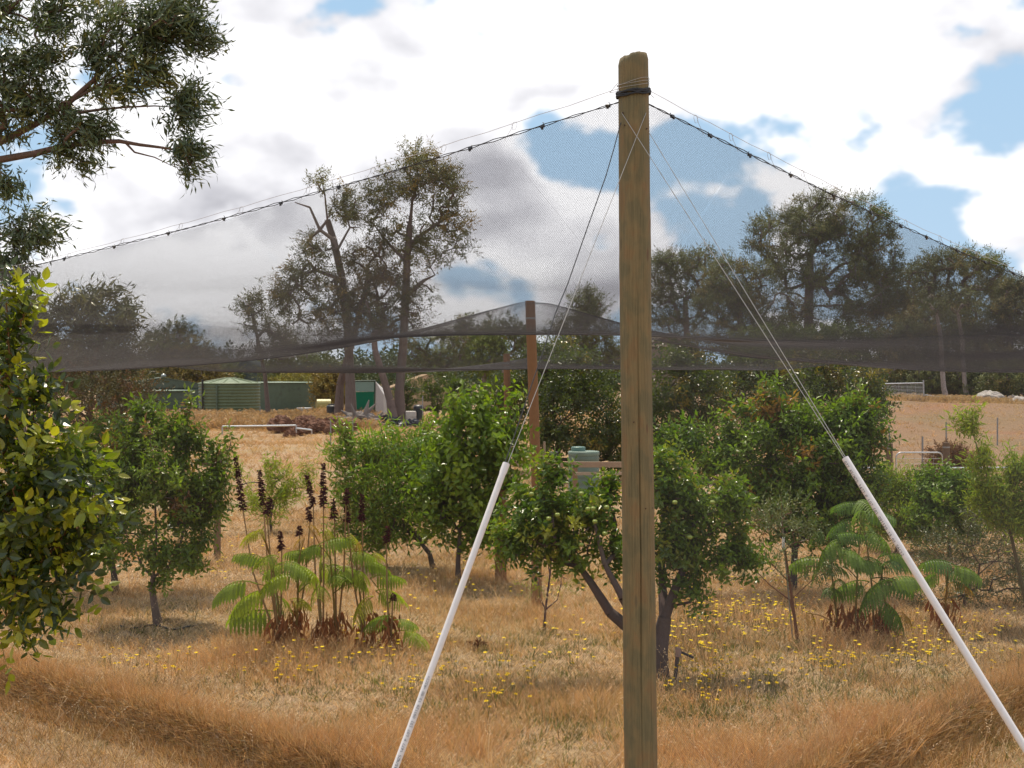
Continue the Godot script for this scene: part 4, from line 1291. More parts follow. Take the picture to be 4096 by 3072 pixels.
func tall_post(label: String, px: float, d: float, top: float, r: float, tilt: float, col: Color) -> void:
	var g := on_ground(px, d)
	var root := thing("timber_post", label, "post", g, "timber posts")
	var s := Shape.new()
	var pts := PackedVector3Array()
	var rad := PackedFloat32Array()
	var steps := 14
	for k in steps + 1:
		var y := lerpf(-0.2, top - g.y, float(k) / steps)
		pts.append(Vector3(-tilt * y, y, 0))
		rad.append(r * (1.04 - 0.05 * k / steps + rng.randf_range(-0.015, 0.015)))
	pts.append(pts[steps] + Vector3(0, 0.012, 0))
	rad.append(r * 0.9)
	s.tube(pts, rad, 18, col, true, true)
	part("shaft", s.mesh(), M.wood, root)
	part("wire_binding", rod(pts[steps - 1] - Vector3(0, 0.02, 0), pts[steps - 1] + Vector3(0, 0.02, 0), r * 1.05, 14, Color(0.3, 0.3, 0.3)), M.wire, root)

func guy(side: String, foot: Vector3, sleeve_top: float, radius: float, anchors: Array, black: bool) -> void:
	# anchors: where each strand leaves the post. foot: where the guy enters the ground
	var hub: Vector3 = (anchors[0] + anchors[1]) / 2.0
	var dir := (foot - hub).normalized()
	var mouth := hub.lerp(foot, sleeve_top)
	var root := thing("guy_wire", ("black cord and thin wire running from the post into the left pipe" if black else "pair of thin wires running from the post into the right pipe"), "wire", foot, "guy wires")
	var across := dir.cross(Vector3.UP).normalized()
	for k in 2:
		var end := foot + dir * -0.02 + across * (0.006 if k == 0 else -0.006)
		var a: Vector3 = anchors[k]
		var inner := mouth + across * (0.011 if k == 0 else -0.011)
		var pts := line(a - foot, inner - foot, 12)
		if black and k == 0:
			# the slack cord bows out before it follows the wire
			for e in range(1, 8):
				pts[e] += Vector3(0.02, 0.0, 0.01) * sin(PI * e / 7.0) + rv(0.006)
		pts.append(end - foot)
		var s := Shape.new()
		s.tube(pts, even(0.0034 if black and k == 0 else 0.0021, pts.size()), 6, Color(0.04, 0.04, 0.045) if black and k == 0 else Color(0.36, 0.35, 0.34), true, true)
		part("strand", s.mesh(), M.cord, root)
	# the white plastic sleeve over its lower part
	var pipe := thing("pipe_sleeve", "white plastic pipe sleeve with printed lettering, leaning " + ("left of the corner post" if black else "right of the corner post"), "pipe", foot, "pipe sleeves on the guy wires")
	var a := mouth - foot
	var b := dir * 0.05
	var ax := (b - a).normalized()
	var s := Shape.new()
	var pts := PackedVector3Array()
	var rad := PackedFloat32Array()
	var total := a.distance_to(b)
	var prof := [[-0.0005, 0.9], [0.0, 1.12], [0.003, 1.17], [0.05, 1.17], [0.062, 1.1], [0.072, 1.0]] if black else [[-0.0005, 0.87], [0.0, 0.96], [0.002, 1.0]]
	for p in prof:
		pts.append(a + ax * p[0])
		rad.append(radius * p[1])
	for k in range(1, 17):
		var f := k / 16.0
		var bow := 0.012 * sin(PI * f)
		pts.append(a + ax * lerpf(0.08, total, f) + Vector3.DOWN * bow)
		rad.append(radius)
	s.tube(pts, rad, 26, Color(0.66, 0.63, 0.625), false, true)
	part("tube", s.mesh(), M.pvc, pipe)
	# the bore, dark because it is closed below
	var bore := Shape.new()
	bore.tube(PackedVector3Array([a + ax * 0.16, a + ax * 0.001]), even(radius * (0.9 if black else 0.85), 2), 20, Color(0.7, 0.68, 0.67), true, true)
	for k in bore.n.size():
		bore.n[k] = -bore.n[k]
	for k in range(0, bore.i.size(), 3):
		var e := bore.i[k]
		bore.i[k] = bore.i[k + 1]
		bore.i[k + 1] = e
	# open at the mouth: drop the last cap
	bore.i.resize(bore.i.size() - 20 * 3)
	part("bore", bore.mesh(), M.pvc, pipe)
	# print along the pipe, on the side turned to the path
	var to_eye := (Vector3(0, EYE, 0) - (foot + b)).normalized()
	var face := (to_eye - ax * to_eye.dot(ax)).normalized()
	face = face.rotated(ax, deg_to_rad(14.0 if black else 20.0))
	var run := -ax if black else ax
	var font := SystemFont.new()
	font.font_names = PackedStringArray(["Droid Sans Mono"])
	var words := "1  20 PVCU PN12 v WMKA1077 AS/NZS 1477 P L07 [0] 091129 13:00 <RIC1>" if black else "077 AS/NZS 1477 P L07 [0] 091129 13 01 SAC12"
	var tm := TextMesh.new()
	tm.text = words
	tm.font = font
	tm.font_size = 24
	tm.pixel_size = 0.00088 * radius / 0.0185
	tm.depth = 0.0008
	tm.curve_step = 2.0
	tm.horizontal_alignment = HORIZONTAL_ALIGNMENT_LEFT
	var start := (b - ax * 1.06) if black else (a + ax * 0.02)
	var step := tm.pixel_size * 14.4
	for k in words.length():
		# letter by letter, so that the line follows the bow of the pipe
		if words[k] == " ":
			continue
		var one: TextMesh = tm.duplicate()
		one.text = words[k]
		var p: Vector3 = start + run * step * k
		var f := clampf(((p - a).dot(ax) - 0.08) / (total - 0.08), 0.0, 1.0)
		var l := part("letter", one, M.ink, pipe)
		var yy := face.cross(run).normalized()
		l.transform = Transform3D(Basis(run, yy, face), p + face * (radius + 0.0004) - yy * 0.0055 + Vector3.DOWN * 0.012 * sin(PI * f))

func enclosure() -> void:
	corner_post()
	tall_post("tall brown timber post holding up a peak of the net roof", 2152, 28.0, 4.52, 0.1, 0.035, Color(0.27, 0.135, 0.055))
	tall_post("slimmer far timber post left of the tall brown one", 2032, 41.0, 3.66, 0.1, 0.01, Color(0.22, 0.115, 0.055))
	# side posts that carry the far ends of the two edges, just outside the picture
	for e in [[CORNER + ALONG_L * 13.2, rope_l(13.2), "timber post carrying the far end of the left net edge"], [CORNER + ALONG_R * 13.2, rope_r(13.2), "timber post carrying the far end of the right net edge"]]:
		var p: Vector3 = e[0]
		tall_post(e[2], 2048.0 + p.x / -p.z * F, -p.z, e[1] + 0.25, 0.09, 0.0, Color(0.26, 0.19, 0.1))
	for side in 2:
		var net := thing("side_net", ["black bird net hanging as the left side of the enclosure", "black bird net hanging as the right side of the enclosure"][side], "net", Vector3.ZERO, "bird nets")
		side_net(side, net)
		edge_rope(side, net)
		var w := thing("support_wire", ["tight plain wire with bent hooks above the left net edge", "tight plain wire with bent hooks above the right net edge"][side], "wire", Vector3.ZERO, "support wires")
		top_wire(side, w)
	var roof := thing("roof_net", "sagging black bird net roof stretched over the orchard", "net", Vector3.ZERO, "bird nets")
	roof_net(roof)
	var top := CORNER + Vector3(-0.028, 0, 0)
	var fl := CORNER - ALONG_R * 2.69
	var fr := CORNER - ALONG_L * 3.28
	fl.x -= 0.076
	fr.x += 0.17
	fl.y = ground_y(fl.x, fl.z)
	fr.y = ground_y(fr.x, fr.z)
	guy("left", fl, 0.437, 0.0185, [top + Vector3(-0.085, 4.66, 0.055), top + Vector3(0.075, 4.72, 0.07)], true)
	guy("right", fr, 0.425, 0.0205, [top + Vector3(-0.08, 4.72, 0.068), top + Vector3(0.095, 4.6, 0.05)], false)


# ---------------------------------------------------------------- honey flower clumps
func frond(length: float, pairs: int, droop: float, col: Color, shut := 0.0) -> ArrayMesh:
	# an arching compound leaf: a ribbed stalk with paired toothed leaflets hanging to both sides; grows along +Z, up is +Y
	var s := Shape.new()
	var pts := PackedVector3Array()
	for k in 9:
		var f := k / 8.0
		pts.append(Vector3(0, length * (0.42 * f - 0.62 * droop * f * f), length * f * (1.0 - 0.16 * droop * f)))
	var rad := PackedFloat32Array()
	for k in 9:
		rad.append(lerpf(0.0065, 0.0022, k / 8.0))
	s.tube(pts, rad, 4, col * Color(1.25, 1.25, 0.9), false)
	for k in pairs:
		var f := 0.2 + 0.8 * (k + 0.5) / pairs
		var o := pts[int(f * 7.99)].lerp(pts[int(f * 7.99) + 1], fmod(f * 7.99, 1.0))
		var l := length * 0.46 * sin(PI * clampf(f * 0.62 + 0.2, 0.0, 1.0)) * rng.randf_range(0.88, 1.1)
		for w in [-1.0, 1.0]:
			var dir := (Vector3(w * (1.0 - shut), 0.12, 0.28)).normalized()
			var prev := o
			var across := Vector3(0, 0, 1)
			var halfp := 0.0
			var k1 := rng.randf_range(0.8, 1.2)
			var c := Color(col.r * k1, col.g * k1, col.b * k1)
			for e in 5:
				var g := (e + 1) / 5.0
				var half: float = l * 0.066 * [0.75, 1.0, 0.95, 0.7, 0.05][e]
				dir = (dir + Vector3.DOWN * (0.34 + 0.3 * droop)).normalized()
				var p := prev + dir * l / 5.0
				s.quad(prev - across * halfp, prev + Vector3.DOWN * 0.006, p + Vector3.DOWN * 0.006, p - across * half, c)
				s.quad(prev + Vector3.DOWN * 0.006, prev + across * halfp, p + across * half, p + Vector3.DOWN * 0.006, c)
				if e < 4:
					# a tooth on each margin
					s.tri(p - across * half, p - across * half - dir * l * 0.07, p - across * (half + l * 0.035), c)
					s.tri(p + across * half, p + across * (half + l * 0.035), p + across * half - dir * l * 0.07, c)
				prev = p
				halfp = half
	return s.mesh()

func seed_spike(length: float) -> ArrayMesh:
	var s := Shape.new()
	s.tube(PackedVector3Array([Vector3.ZERO, Vector3(0.01, length, 0.0)]), PackedFloat32Array([0.007, 0.003]), 5, Color(0.07, 0.03, 0.025), true)
	var n := int(length * 520.0)
	for k in n:
		var f := rng.randf()
		var an := rng.randf() * TAU
		var out := Vector3(cos(an), rng.randf_range(-0.5, 0.5), sin(an)).normalized()
		var o := Vector3(0.01 * f, length * f, 0)
		var wide := 0.062 * (1.0 - 0.55 * f) * rng.randf_range(0.7, 1.15)
		var sd := out.cross(rv()).normalized()
		s.leaf(o + out * 0.004, out, sd, wide, 0.017, 0.7, 0.5, vary(Color(0.065, 0.018, 0.02), 0.4))
	return s.mesh()

func honey_flower(label: String, d: float, base: Array, fronds: Array, spikes: Array, blue: bool) -> void:
	var g := on_ground(base[0][0], d)
	var root := thing("honey_flower", label, "plant", g, "honey flower plants")
	var green := [Color(0.23, 0.3, 0.035), Color(0.32, 0.38, 0.045)] if not blue else [Color(0.12, 0.2, 0.05), Color(0.18, 0.27, 0.05)]
	var kinds := {"g": [], "y": [], "o": []}
	for k in 4:
		kinds.g.append(frond(0.5, 10, 0.7 + 0.22 * k, green[k % 2]))
		kinds.y.append(frond(0.46, 9, 0.9 + 0.15 * k, Color(0.42, 0.4, 0.05)))
		kinds.o.append(frond(0.42, 8, 1.4, Color(0.42, 0.24, 0.05), 0.5))
	var feet := []
	for b in base:
		feet.append(on_ground(b[0], d + b[1]))
	var held := []
	var heads := []
	for q in feet:
		heads.append([Vector3.ZERO, 0])
	for k in fronds.size():
		var f: Array = fronds[k]
		var p := at(f[0], f[1], d + rng.randf_range(-0.35, 0.35))
		var w := 0
		for q in feet.size():
			if absf(feet[q].x - p.x) < absf(feet[w].x - p.x):
				w = q
		var hold: Vector3 = p - Vector3(sin(f[2]), -0.1, cos(f[2])) * 0.2 * f[3]
		held.append([hold, w])
		heads[w][0] += hold
		heads[w][1] += 1
	for w in feet.size():
		if heads[w][1] == 0:
			heads[w] = [feet[w] + Vector3(0.1, 0.6, 0), 1]
		var tip: Vector3 = heads[w][0] / heads[w][1] + Vector3(0, 0.1, 0)
		heads[w] = [tip, 1]
		var s := Shape.new()
		s.tube(PackedVector3Array([feet[w] - g - Vector3(0, 0.03, 0), feet[w].lerp(tip, 0.5) - g + rv(0.03), tip - g]), PackedFloat32Array([0.014, 0.012, 0.008]), 7, Color(0.36, 0.26, 0.1), true, true)
		part("stem", s.mesh(), M.soft_leaf, root)
	for k in fronds.size():
		var f: Array = fronds[k]
		var yaw: float = f[2]
		var size: float = f[3]
		var kind: String = f[4] if f.size() > 4 else "g"
		var hold: Vector3 = held[k][0]
		var foot: Vector3 = feet[held[k][1]]
		var tip: Vector3 = heads[held[k][1]][0]
		var up := clampf((hold.y - 0.16 - foot.y) / maxf(tip.y - foot.y, 0.05), 0.12, 1.0)
		var joint := foot.lerp(tip, up)
		var s := Shape.new()
		s.tube(PackedVector3Array([joint - g, joint.lerp(hold, 0.55) - g + Vector3(0, 0.03, 0), hold - g]), PackedFloat32Array([0.007, 0.006, 0.005]), 5, vary(Color(0.26, 0.24, 0.07) if kind == "g" else Color(0.34, 0.2, 0.06), 0.15), false, true)
		part("petiole", s.mesh(), M.soft_leaf, root)
		var l := part("leaf", kinds[kind][k % 4], M.soft_leaf, root, hold - g)
		l.basis = Basis(Vector3.UP, yaw) * Basis(Vector3.RIGHT, rng.randf_range(-0.25, 0.2)) * Basis(Vector3.BACK, rng.randf_range(-0.25, 0.25))
		l.scale = Vector3.ONE * size
	for e in spikes:
		var top := at(e[0], e[1], d)
		var low := at(e[2], e[3], d)
		var foot: Vector3 = feet[0]
		for q in feet:
			if absf(q.x - low.x) < absf(foot.x - low.x):
				foot = q
		var z := rng.randf_range(-0.3, 0.5)
		top.z -= z
		low.z -= z
		var s := Shape.new()
		var bend := foot.lerp(low, 0.55)
		bend.x = lerpf(bend.x, low.x, 0.35)
		s.tube(PackedVector3Array([foot - g, bend - g, low - g]), PackedFloat32Array([0.013, 0.01, 0.007]), 5, vary(Color(0.3, 0.19, 0.08), 0.12), false, true)
		part("flower_stalk", s.mesh(), M.bark, root)
		var sp := part("seed_spike", seed_spike(top.distance_to(low)), M.dry, root, low - g)
		sp.basis = basis_along(top - low, rng.randf() * TAU, 1.0)
	# withered leaves hanging round the stem bases
	var s2 := Shape.new()
	for f in feet:
		for k in 70:
			var o: Vector3 = f - g + Vector3(rng.randfn(0, 0.07), rng.randf_range(0.03, 0.42), rng.randfn(0, 0.07))
			var dir := (Vector3.DOWN + rv(0.6)).normalized()
			s2.leaf(o, dir, dir.cross(rv()).normalized(), rng.randf_range(0.1, 0.24), rng.randf_range(0.015, 0.045), 0.8, 0.4, vary(Color(0.27, 0.11, 0.04), 0.3), true)
	part("withered_leaves", s2.mesh(), M.dry, root).set_meta("kind", "stuff")

func honey_flowers() -> void:
	var z := func(x: float, y: float) -> Array: return [800.0 + x / 1.746, 1750.0 + y / 1.746]
	var left := []
	for e in [[370, 880, -1.5, 0.8], [480, 860, -0.5, 0.8], [250, 1040, -1.5, 1.05], [370, 1110, -1.2, 1.15], [410, 1260, -1.1, 1.3], [570, 900, -1.4, 0.8], [650, 900, 1.3, 0.85], [560, 1010, -0.9, 0.95], [720, 840, -1.2, 0.8], [700, 960, 0.9, 1.0], [800, 790, -1.3, 0.8], [870, 840, 0.0, 0.8], [930, 770, 1.3, 0.85], [830, 1090, 0.0, 1.0], [970, 930, 0.8, 1.0], [1060, 930, 1.4, 0.9], [1100, 820, 1.2, 0.8], [1110, 980, 0.3, 0.9], [1200, 900, 1.4, 0.8], [1130, 1140, -0.6, 0.9, "y"], [1290, 1000, 1.2, 0.85], [1310, 1100, 0.8, 0.95], [1265, 1275, -1.3, 0.75], [1300, 1400, -0.4, 0.85], [1430, 1290, 1.2, 0.6], [1480, 1370, 1.4, 0.85], [560, 1150, 0.6, 0.8], [655, 1170, 0.3, 0.75, "o"], [700, 1150, 1.0, 0.7, "y"], [1380, 1450, 0.4, 0.6, "y"], [420, 680, 0.2, 0.7, "y"], [360, 680, -0.8, 0.6, "y"], [790, 640, 0.6, 0.55, "o"], [1070, 700, 0.6, 0.7, "y"], [1110, 760, 0.2, 0.55, "o"], [900, 650, 0.9, 0.6, "y"], [700, 720, -0.3, 0.5, "o"], [1240, 830, 0.8, 0.5, "y"], [500, 940, 2.4, 0.8], [900, 900, 2.7, 0.9], [1000, 1020, -2.4, 0.8], [760, 1000, -2.6, 0.8]]:
		var p: Array = z.call(e[0], e[1])
		left.append([p[0], p[1], e[2], e[3] * 1.08] + e.slice(4))
	var spikes := []
	for e in [[195, 150, 250, 530], [380, 240, 408, 490], [508, 405, 485, 530], [695, 285, 748, 505], [888, 165, 884, 460], [718, 510, 726, 622], [1058, 340, 1040, 450], [932, 425, 945, 560], [1028, 470, 1046, 580], [1138, 390, 1134, 580], [543, 665, 552, 797], [668, 638, 664, 705], [1306, 618, 1300, 740], [1362, 1062, 1358, 1116]]:
		var a: Array = z.call(e[0], e[1])
		var b: Array = z.call(e[2], e[3])
		spikes.append([a[0], a[1], b[0], b[1]])
	honey_flower("sprawling honey flower clump with dark maroon seed spikes on tall stalks", 15.4, [[1290, 0.0], [1120, 0.1], [1345, 0.2], [1460, 0.0], [1560, -0.2], [1180, 0.4]], left, spikes, false)
	var right := []
	for e in [[820, 870, -1.2, 0.8], [930, 870, 0.2, 1.1], [780, 980, -1.2, 0.9], [900, 940, -0.4, 1.0], [1000, 930, 1.2, 0.9], [990, 1070, 0.6, 0.95], [620, 1060, -0.5, 0.75], [700, 1110, -1.3, 0.95], [790, 1090, 1.2, 0.8], [560, 1250, -1.4, 1.0], [640, 1270, -0.6, 0.85], [820, 1200, 1.1, 1.1], [730, 1290, 0.3, 0.8], [900, 1290, 1.3, 0.9], [1060, 1220, -0.4, 1.0], [1150, 1230, 1.3, 1.0], [960, 1240, 0.3, 0.8], [850, 1390, -1.3, 1.0], [900, 1430, -0.3, 0.8], [1010, 1390, -1.2, 1.1], [1090, 1380, 0.8, 1.1], [1170, 1400, 1.4, 0.95], [970, 1510, -0.3, 1.1], [1100, 1530, 0.7, 1.0], [700, 1460, 0.3, 0.8], [570, 1600, 0.2, 0.6, "o"], [1210, 1600, 0.5, 0.6, "o"], [930, 1010, 2.6, 0.9], [1080, 1290, 2.4, 1.0], [760, 1380, 2.6, 0.8]]:
		right.append([2900.0 + e[0] / 1.659, 1500.0 + e[1] / 1.659, e[2], e[3] * 1.08] + e.slice(4))
	honey_flower("blue-green honey flower clump with withered brown base left of the right pipe", 16.0, [[3420, 0.0], [3500, 0.1], [3360, 0.2], [3540, 0.2]], right, [], true)
	honey_flower("small honey flower shoot with orange lower leaf right of the right pipe", 16.6, [[3770, 0.0]], [[3770, 2280, -1.2, 1.1], [3850, 2280, 1.2, 1.0], [3830, 2300, 0.3, 0.9], [3730, 2300, -1.4, 0.8], [3790, 2350, -0.4, 0.9, "o"], [3845, 2350, 0.8, 0.8, "o"]], [], true)


# ---------------------------------------------------------------- small plants
func flower_mesh(whole: bool) -> Array:
	var st := Shape.new()
	st.tube(PackedVector3Array([Vector3.ZERO, Vector3(0.008, 0.5, 0.0), Vector3(0.0, 1.0, 0.004)]), PackedFloat32Array([0.0022, 0.0018, 0.0015]), 3, Color(0.12, 0.15, 0.05), false)
	var s := st if whole else Shape.new()
	for k in 13:
		var an := TAU * k / 13.0
		var out := Vector3(cos(an), rng.randf_range(0.05, 0.4), sin(an)).normalized()
		s.leaf(Vector3(0, 1.0, 0), out, out.cross(Vector3.UP).normalized(), rng.randf_range(0.02, 0.026), 0.0105, 0.2, 0.05, vary(Color(0.9, 0.68, 0.015), 0.1))
	for k in 7:
		var an := TAU * k / 7.0
		var out := Vector3(cos(an), 1.2, sin(an)).normalized()
		s.leaf(Vector3(0, 1.0, 0), out, out.cross(Vector3.UP).normalized(), 0.016, 0.009, 0.2, 0.0, Color(0.7, 0.44, 0.01))
	s.leaf(Vector3(0, 0.99, 0), Vector3.UP, Vector3.RIGHT, 0.01, 0.012, 0.0, 0.0, Color(0.16, 0.18, 0.04))
	return [st.mesh(), s.mesh()]

func wildflowers() -> void:
	var kinds := []
	for k in 3:
		kinds.append(flower_mesh(false))
	var one: ArrayMesh = flower_mesh(true)[1]
	var spots := []
	for g in [[2870, 2440, 150, 90, 120], [3100, 2440, 160, 70, 100], [2680, 2530, 60, 90, 30], [2780, 2720, 110, 70, 40], [3050, 2690, 170, 50, 30], [3330, 2640, 150, 60, 50], [3700, 2540, 180, 90, 80], [2800, 2600, 120, 90, 40], [3950, 2520, 110, 110, 50], [3600, 2610, 120, 50, 24], [1560, 2560, 200, 80, 40], [1200, 2640, 180, 60, 46], [1650, 2700, 140, 70, 30], [1950, 2760, 90, 60, 26], [2080, 2640, 160, 90, 26], [2250, 2520, 120, 70, 26], [2150, 2330, 150, 90, 34], [1900, 2300, 120, 60, 24], [1650, 2330, 120, 60, 22], [640, 2620, 200, 70, 34], [900, 2260, 90, 40, 24], [1300, 2200, 170, 50, 34], [1000, 2190, 120, 60, 16], [1500, 2500, 120, 50, 18], [200, 2540, 80, 40, 8], [2470, 2420, 60, 120, 14], [3150, 2280, 120, 40, 14], [3900, 2700, 100, 60, 12]]:
		for k in g[4]:
			var px: float = g[0] + rng.randfn(0.0, g[2] * 0.62)
			var py: float = g[1] + rng.randfn(0.0, g[3] * 0.62)
			var h := rng.randf_range(0.1, 0.26)
			var d := (EYE - h) * F / (py - 1500.0)
			var p := on_ground(px, d)
			if absf(px - 2048) > 2120:
				continue
			var ab := into(p.x, p.z)
			if minf(ab.x, ab.y) < 0.15:
				continue
			spots.append([d, p, h])
	spots.sort_custom(func(a, b): return a[0] < b[0])
	var rest := []
	var tints := PackedColorArray()
	for k in spots.size():
		var p: Vector3 = spots[k][1]
		var h: float = spots[k][2]
		var tilt := basis_along(Vector3.UP + rv(0.22), rng.randf() * TAU, 1.0)
		if k >= 290:
			rest.append(Transform3D(tilt * Basis.from_scale(Vector3(1, h, 1)), p))
			tints.append(Color.WHITE)
			continue
		var t := thing("yellow_wildflower", "yellow daisy-like wildflower on a thin green stem among the straw", "flower", p, "yellow wildflowers in the orchard grass")
		t.basis = tilt
		var q: Array = kinds[k % 3]
		var st := part("stem", q[0], M.soft_leaf, t)
		st.scale = Vector3(1, h, 1)
		var fh := part("flower_head", q[1], M.petal, t)
		fh.position = Vector3(0, h - 1.0, 0)
	var o := Node3D.new()
	o.name = numbered("wildflowers_behind")
	add_child(o)
	tag(o, "scattered yellow wildflowers further back among the straw", "flowers", "", "stuff")
	# the mesh is a metre tall; the head keeps its size when squashed along the stem
	var squat := Shape.new()
	squat.tube(PackedVector3Array([Vector3(0, -0.24, 0), Vector3.ZERO]), even(0.002, 2), 3, Color(0.12, 0.15, 0.05), false)
	for k in 11:
		var an := TAU * k / 11.0
		var out := Vector3(cos(an), rng.randf_range(0.1, 0.4), sin(an)).normalized()
		squat.leaf(Vector3.ZERO, out, out.cross(Vector3.UP).normalized(), 0.026, 0.013, 0.2, 0.05, vary(Color(0.9, 0.68, 0.015), 0.1))
	for k in rest.size():
		rest[k] = Transform3D(rest[k].basis.orthonormalized(), rest[k].origin + Vector3.UP * (0.1 + fmod(k * 0.037, 0.13)))
	scatter("flower_heads", squat.mesh(), M.petal, rest, tints, o).set_meta("kind", "stuff")

func wild_oats() -> void:
	# tall oat stalks with pale hanging spikelets
	for e in [[1345, 2330, 16.6, 1.15, "wild oat stalk with pale spikelets beside the maroon spikes"], [1790, 2180, 19.0, 1.05, "wild oat stalk before the broad-leaved tree trunk"], [1735, 2270, 18.0, 0.9, "wild oat stalk left of the tallest one by the leaning pipe"], [1620, 2300, 18.2, 0.6, "short wild oat stalk behind the honey flower clump"], [2110, 2330, 16.4, 1.1, "wild oat stalk with white spikelets left of the thin sapling"], [2190, 2400, 15.4, 0.85, "wild oat stalk touching the thin sapling"], [2000, 2420, 15.0, 0.5, "low wild oat stalk right of the left pipe"], [3720, 2060, 21.0, 0.95, "wild oat stalk before the galvanised gate"], [3045, 2820, 12.0, 0.42, "wild oat stalk in the right foreground weeds"], [1380, 2400, 16.2, 0.8, "shorter wild oat stalk between the honey flower fronds"]]:
		var g := on_ground(e[0], e[2])
		var t := thing("wild_oat", e[4], "grass", g, "wild oat stalks")
		var h: float = e[3]
		var s := Shape.new()
		var lean := Vector3(rng.randf_range(-0.06, 0.06), 0, rng.randf_range(-0.05, 0.05))
		var pts := PackedVector3Array([Vector3.ZERO, Vector3(0, h * 0.5, 0) + lean * 0.4, Vector3(0, h, 0) + lean])
		s.tube(pts, PackedFloat32Array([0.0022, 0.0018, 0.001]), 3, Color(0.5, 0.36, 0.19), false)
		var heads := Shape.new()
		for k in 20:
			var f := 0.5 + 0.5 * k / 19.0
			var o := pts[1].lerp(pts[2], (f - 0.5) * 2.0)
			var an := rng.randf() * TAU
			var end := o + Vector3(cos(an), rng.randf_range(0.0, 0.5), sin(an)) * rng.randf_range(0.03, 0.1) * (1.4 - f)
			s.tube(PackedVector3Array([o, end]), PackedFloat32Array([0.0008, 0.0006]), 3, Color(0.55, 0.42, 0.24), false)
			var dir := (Vector3.DOWN + rv(0.5)).normalized()
			for w in 2:
				heads.leaf(end, (dir + rv(0.25)).normalized(), dir.cross(rv()).normalized(), rng.randf_range(0.024, 0.034), 0.009, 0.5, 0.0, vary(Color(0.72, 0.62, 0.42), 0.12))
		part("stalk", s.mesh(), M.straw, t)
		part("spikelets", heads.mesh(), M.straw, t)


# ---------------------------------------------------------------- built things and lumps behind
func lump(r: Vector3, seed_: int, rough: float, col: Color, freq := 1.4, squash := 0.0) -> ArrayMesh:
	var s := Shape.new()
	var nz := FastNoiseLite.new()
	nz.seed = seed_
	nz.frequency = freq
	nz.fractal_octaves = 4
	var rows := 18
	var cols := 28
	for j in rows + 1:
		var la := -PI / 2 + PI * j / rows
		for k in cols + 1:
			var lo := TAU * (k % cols) / cols
			var p := Vector3(cos(la) * cos(lo), sin(la), cos(la) * sin(lo))
			var q := 1.0 + nz.get_noise_3dv(p) * rough
			var w := Vector3(p.x * r.x, p.y * r.y, p.z * r.z) * q
			if squash > 0.0:
				w.y = maxf(w.y, -r.y * squash)
			s.v.append(w)
			s.c.append(vary(col, 0.12))
	for j in rows:
		for k in cols:
			var p := j * (cols + 1) + k
			s.i.append_array([p, p + cols + 2, p + cols + 1, p, p + 1, p + cols + 2])
	return s.mesh()

func tank(label: String, px: float, d: float, r: float, h: float, ribs: int, roof: float, col: Color, group: String) -> Node3D:
	var g := on_ground(px, d)
	var t := thing("water_tank", label, "tank", g, group)
	var s := Shape.new()
	var prof := PackedVector2Array([Vector2(r, -0.1)])
	var steps := ribs * 4
	for k in steps + 1:
		prof.append(Vector2(r + (0.018 * r if ribs < 20 else 0.004 * r) * sin(TAU * k / 4.0), h * k / steps))
	s.lathe(prof, Vector3.ZERO, 56, col)
	part("wall", s.mesh(), M.painted, t)
	var top := Shape.new()
	top.lathe(PackedVector2Array([Vector2(r * 1.02, h - 0.03), Vector2(r * 1.03, h + 0.01), Vector2(r * 1.02, h + 0.05), Vector2(r * 0.96, h + 0.06 + roof * 0.05), Vector2(r * 0.12, h + roof), Vector2(0.001, h + roof + 0.02)]), Vector3.ZERO, 56, col * Color(1.25, 1.25, 1.2))
	var rf := part("roof", top.mesh(), M.painted, t)
	if roof > 0.2:
		for k in 12:
			var an := TAU * k / 12.0
			part("roof_rib", rod(Vector3(cos(an) * r * 0.95, h + 0.09 + roof * 0.05, sin(an) * r * 0.95), Vector3(cos(an) * r * 0.13, h + roof + 0.02, sin(an) * r * 0.13), 0.03, 5, col * Color(1.5, 1.5, 1.45)), M.painted, rf)
	return t

func shed(label: String, px: float, d: float, w: float, deep: float, h: float, rise: float, turn: float, col: Color) -> Node3D:
	var g := on_ground(px, d)
	var t := thing("shed", label, "shed", g, "")
	t.rotation.y = turn
	var wall := Shape.new()
	wall.box(Vector3(0, h / 2, 0), Vector3(w / 2, 0, 0), Vector3(0, h / 2, 0), Vector3(0, 0, deep / 2), col)
	for z in [-deep / 2 + 0.01, deep / 2 - 0.01]:
		wall.tri(Vector3(-w / 2, h, z), Vector3(w / 2, h, z), Vector3(0, h + rise, z), col)
	part("wall", wall.mesh(), M.painted, t)
	for sd in [-1.0, 1.0]:
		var s := Shape.new()
		# ribbed sheet: one low rib every 0.4 m
		var n := int(deep / 0.4)
		var run := Vector3(sd * (w / 2 + 0.15), -rise - 0.1, 0)
		var nrm := Vector3(sd * rise, w / 2, 0).normalized()
		for k in n:
			var z := -deep / 2 + deep * (k + 0.5) / n
			s.box(Vector3(0, h + rise + 0.05, z) + run / 2, run / 2, nrm * 0.02, Vector3(0, 0, deep / n * 0.47), col * Color(1.1, 1.1, 1.08))
			s.box(Vector3(0, h + rise + 0.05, z + deep / n * 0.5) + run / 2 + nrm * 0.012, run / 2, nrm * 0.03, Vector3(0, 0, 0.035), col * Color(1.15, 1.15, 1.1))
		part("roof", s.mesh(), M.painted, t)
	return t

